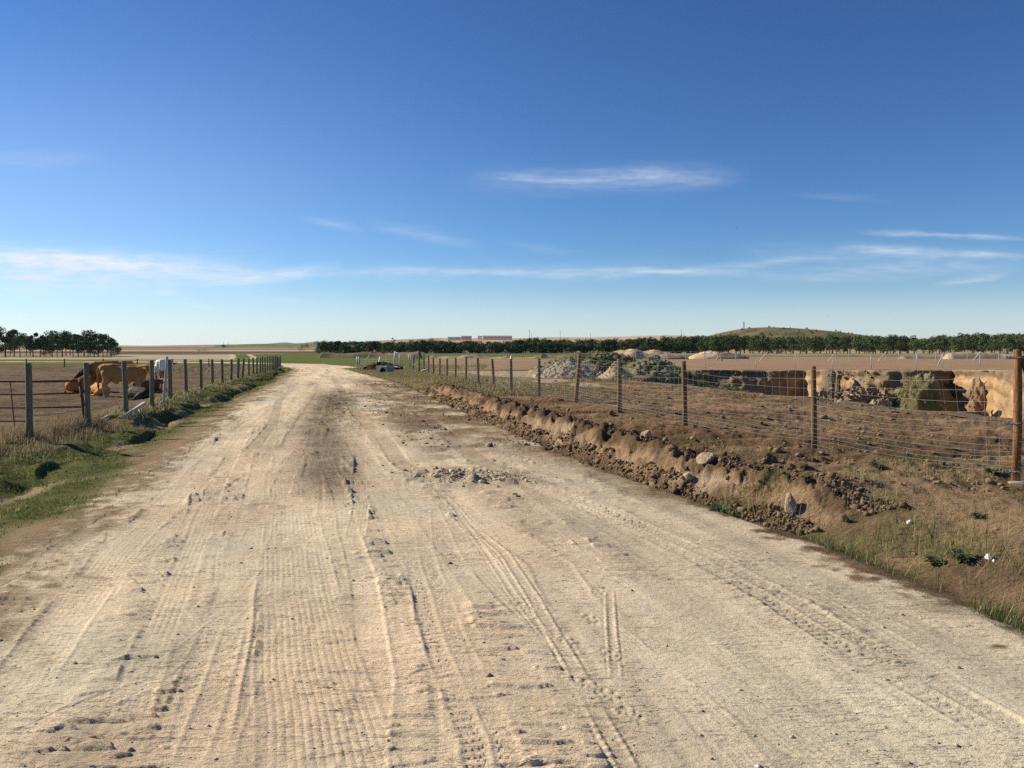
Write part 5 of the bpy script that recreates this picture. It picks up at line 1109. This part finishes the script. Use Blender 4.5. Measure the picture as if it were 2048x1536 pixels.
# bushes
def bush(px, Y, w, h, m, label, seed):
    c = crown_mesh(seed, h, w, 8, 26, h * .07, base=.1); c.materials.append(m); x = at(px, 700, Y).x; e = empty('bush', (x, Y, tz(x, Y) - .1), label=label, cat='bush')
    link('foliage', c, None, e); link('stem', trunk_mesh(seed, h, h * .03, .2, 3), None, e)
bush(608, 620, 9, 6, M_YELB, 'yellowish bush by the pale track left of the pines', 270); bush(404, 640, 9, 3.0, M_BUSH, 'low dark bush on the plain', 271); bush(448, 1500, 14, 9, M_BUSH, 'dark clump of trees by two masts on the horizon', 272)
bush(862, 2100, 18, 12, M_BUSH, 'dark tree on the skyline left of the farm', 273); bush(787, 1900, 12, 14, M_BUSH, 'small dark tree on the skyline above the pines', 274); bush(671, 1700, 22, 9, M_BUSH, 'dark trees between the white houses', 275); bush(1090, 2100, 14, 10, M_BUSH, 'dark round tree on the skyline right of the farm', 276)
bush(220, 258, 7, 1.6, M_BUSH, 'low scrub at the right foot of the grove', 277); bush(580, 1500, 12, 4, M_BUSH, 'thin dark scrub on the far plain', 278)
# scrub trees on the hill
for i in range(70):
    X_ = RNG.uniform(290, 520); Y_ = RNG.uniform(960, 1190); z = tz(X_, Y_)
    if z < 6: continue
    e = empty('hill_shrub', (X_, Y_, z - .3), RNG.uniform(0, 6), label='dark shrub on the slope of the bare hill', cat='shrub', group='shrubs dotted over the hill'); e.scale = (RNG.uniform(.12, .42),) * 3; link('foliage', PV[i % 8][0], None, e)

# ------------------------------------------------------------------ buildings, masts, distant mountains
def shed(px0, px1, pyr, pyb, Y, label, gable=0, nwin=0):
    a, b = at(px0, pyb, Y), at(px1, pyb, Y); w = b.x - a.x; h = at(px0, pyr, Y).z - a.z; e = empty('farm_shed', ((a.x + b.x) / 2, Y, a.z), label=label, cat='farm building', group='farm buildings on the skyline'); dpt = max(8, w * .25); ev = h * .55
    m = MB(); m.box((0, 0, ev / 2 - 1.5), (w, dpt, ev + 3)); 
    for sx in (-1, 1): m.poly([(sx * w / 2, -dpt / 2, ev), (sx * w / 2, dpt / 2, ev), (sx * w / 2, 0, h)][::sx])
    m.build('wall', M_WALL, e); r = MB(); o_ = .4
    for sy in (-1, 1):
        y1 = sy * (dpt / 2 + o_); r.poly([(-w / 2 - o_, y1, ev - .2), (w / 2 + o_, y1, ev - .2), (w / 2 + o_, 0, h + .1), (-w / 2 - o_, 0, h + .1)]); r.poly([(-w / 2 - o_, y1, ev), (w / 2 + o_, y1, ev), (w / 2 + o_, 0, h + .3), (-w / 2 - o_, 0, h + .3)])
    r.build('roof', M_ROOF, e)
    for i in range(nwin): MB().box((-w / 2 + w * (i + .5) / nwin, -dpt / 2 - .03, ev * .55), (w / nwin * .35, .1, ev * .35)).build('window', M_DARK, e)
shed(966, 1024, 671.5, 676.5, 1500, 'long farm shed with red roof on the skyline', nwin=8); shed(923, 943, 672, 677, 1500, 'middle farm shed with short red roof', nwin=3); shed(896, 922, 674, 677.5, 1490, 'small low farm shed at the left of the group', nwin=2); shed(956, 964, 672, 676.5, 1510, 'dark roofed block beside the long shed')
for i, (a, b, c_) in enumerate(((643, 648, 685), (651, 656, 686), (659, 664, 685.5), (667, 675, 686), (679, 689, 686), (732, 742, 683))): shed(a, b, c_ - 1, c_ + 3, 1600, ('first white house of the far village from the left', 'second white house of the far village', 'third white house of the far village', 'white house beside the dark village trees', 'long white house at the right of the village', 'lone white house above the reddish tree')[i])
def pole(px, pyb, pyt, Y, r, label, arms=True, name='utility_pole'):
    b = at(px, pyb, Y); t = at(px, pyt, Y); e = empty(name, b, label=label, cat='pole' if name == 'utility_pole' else 'mast'); h = t.z - b.z
    MB().tube([(0, 0, -3), (0, 0, h)], [r, r * .7], n=6).build('shaft', M_OLDW, e)
    if arms: MB().box((0, 0, h * .92), (h * .16, r, r)).build('crossarm', M_OLDW, e)
pole(1058.5, 674, 660.5, 900, .28, 'tallest utility pole right of the long farm shed'); pole(1063, 674, 667, 1300, .28, 'shorter faint pole beside the tallest one'); pole(1120.5, 675, 661.5, 900, .26, 'second utility pole on the skyline'); pole(1181, 675, 666, 1100, .26, 'small utility pole in the middle of the skyline'); pole(1362.5, 671, 660, 1000, .32, 'utility pole left of the bare hill'); pole(447, 692, 683.5, 1500, .34, 'left one of two thin masts on the left horizon'); pole(457, 692, 684, 1500, .34, 'right one of two thin masts on the left horizon')
def lattice(px, pyb, pyt, Y, label):
    b = at(px, pyb, Y); h = at(px, pyt, Y).z - b.z; e = empty('lattice_mast', b, label=label, cat='mast'); w0, w1 = h * .10, h * .05
    for sx in (-1, 1):
        for sy in (-1, 1): MB().tube([(sx * w0, sy * w0, -2), (sx * w1, sy * w1, h)], .13, n=4).build('leg', M_OLDW, e)
    m = MB()
    for k in range(8):
        z0, z1 = h * k / 8, h * (k + 1) / 8; wa = w0 + (w1 - w0) * k / 8; wb = w0 + (w1 - w0) * (k + 1) / 8; s = 1 if k % 2 else -1
        for sy in (-1, 1): m.tube([(-wa * s, sy * wa, z0), (wb * s, sy * wb, z1)], .10, n=3); m.tube([(sy * wa, -wa * s, z0), (sy * wb, wb * s, z1)], .10, n=3)
    m.build('bracing', M_OLDW, e)
lattice(1487.5, 660, 643.5, 1130, 'lattice mast standing on the left shoulder of the hill')
def mountains():
    pts = np.array([(-900,690),(180,691),(236,691.2),(300,691.8),(350,690.8),(400,690),(440,689.5),(480,689),(520,688),(545,687),(560,685.5),(575,685),(590,687),(604,686.3),(625,684.3),(645,686),(700,688),(3000,690)], float)
    px = np.linspace(-600, 2600, 500); r = np.array([8200., 8800, 9400, 10000]); k = np.array([-.5, .55, 1, .3]); PX, Rr = np.meshgrid(px, r, indexing='ij'); top = np.interp(px, pts[:, 0], pts[:, 1])
    X = (PX - 1024) / F * Rr; Y = Rr; H = (CAM_H + 9400 * (693.1 - top) / F)[:, None]; Z = H * k[None] + 5 * fbm(X, Y, 500, 3, 79) * (k[None] > 0) * (k[None] < 1)
    i = (np.arange(499)[:, None] * 4 + np.arange(3)[None]).ravel(); f = np.stack([i, i + 4, i + 5, i + 1], 1); me = mesh_np('distant_mountains', np.stack([X.ravel(), Y.ravel(), Z.ravel()], 1), f, 4, True, np.tile([.13, .15, .11, 0], (X.size, 1)))
    tag(link('distant_mountains', me, M_FAR), kind='structure')
mountains()
def bird(px, py, Y, label):
    e = empty('bird', at(px, py, Y), .6, label=label, cat='bird', group='birds in the sky'); s = Y / F
    MB().tube([(-s * 1.4, 0, 0), (-s * .4, 0, 0), (s * .6, 0, 0), (s * 1.2, 0, 0)], [s * .1, s * .4, s * .35, s * .1], n=8).build('body', M_DARK, e, True)
    for sy in (-1, 1): MB().poly([(s * .4, 0, 0), (s * .5, sy * s * 1.2, s * .5), (s * .1, sy * s * 2.4, s * .2), (-s * .4, sy * s * 1.1, s * .35), (-s * .4, 0, 0)]).build('wing', M_DARK, e)
bird(1473, 457, 160, 'tiny dark bird high above the pine row'); bird(1657, 631, 200, 'tiny dark bird low over the bare hill')

# ------------------------------------------------------------------ thin air haze
def haze():
    bm = MB(); bm.box((0, 3500, 40), (16000, 15000, 96)); m = bpy.data.materials.new('thin_air'); m.use_nodes = True; T = NT(m.node_tree)
    v = T.n('ShaderNodeVolumePrincipled'); v.inputs['Color'].default_value = (.62, .80, 1, 1); v.inputs['Density'].default_value = HAZE; v.inputs['Anisotropy'].default_value = .2
    out = T.n('ShaderNodeOutputMaterial'); T.l(v.outputs[0], out.inputs[1]); tag(bm.build('haze', m), kind='stuff')
HAZE = 2e-5
haze()
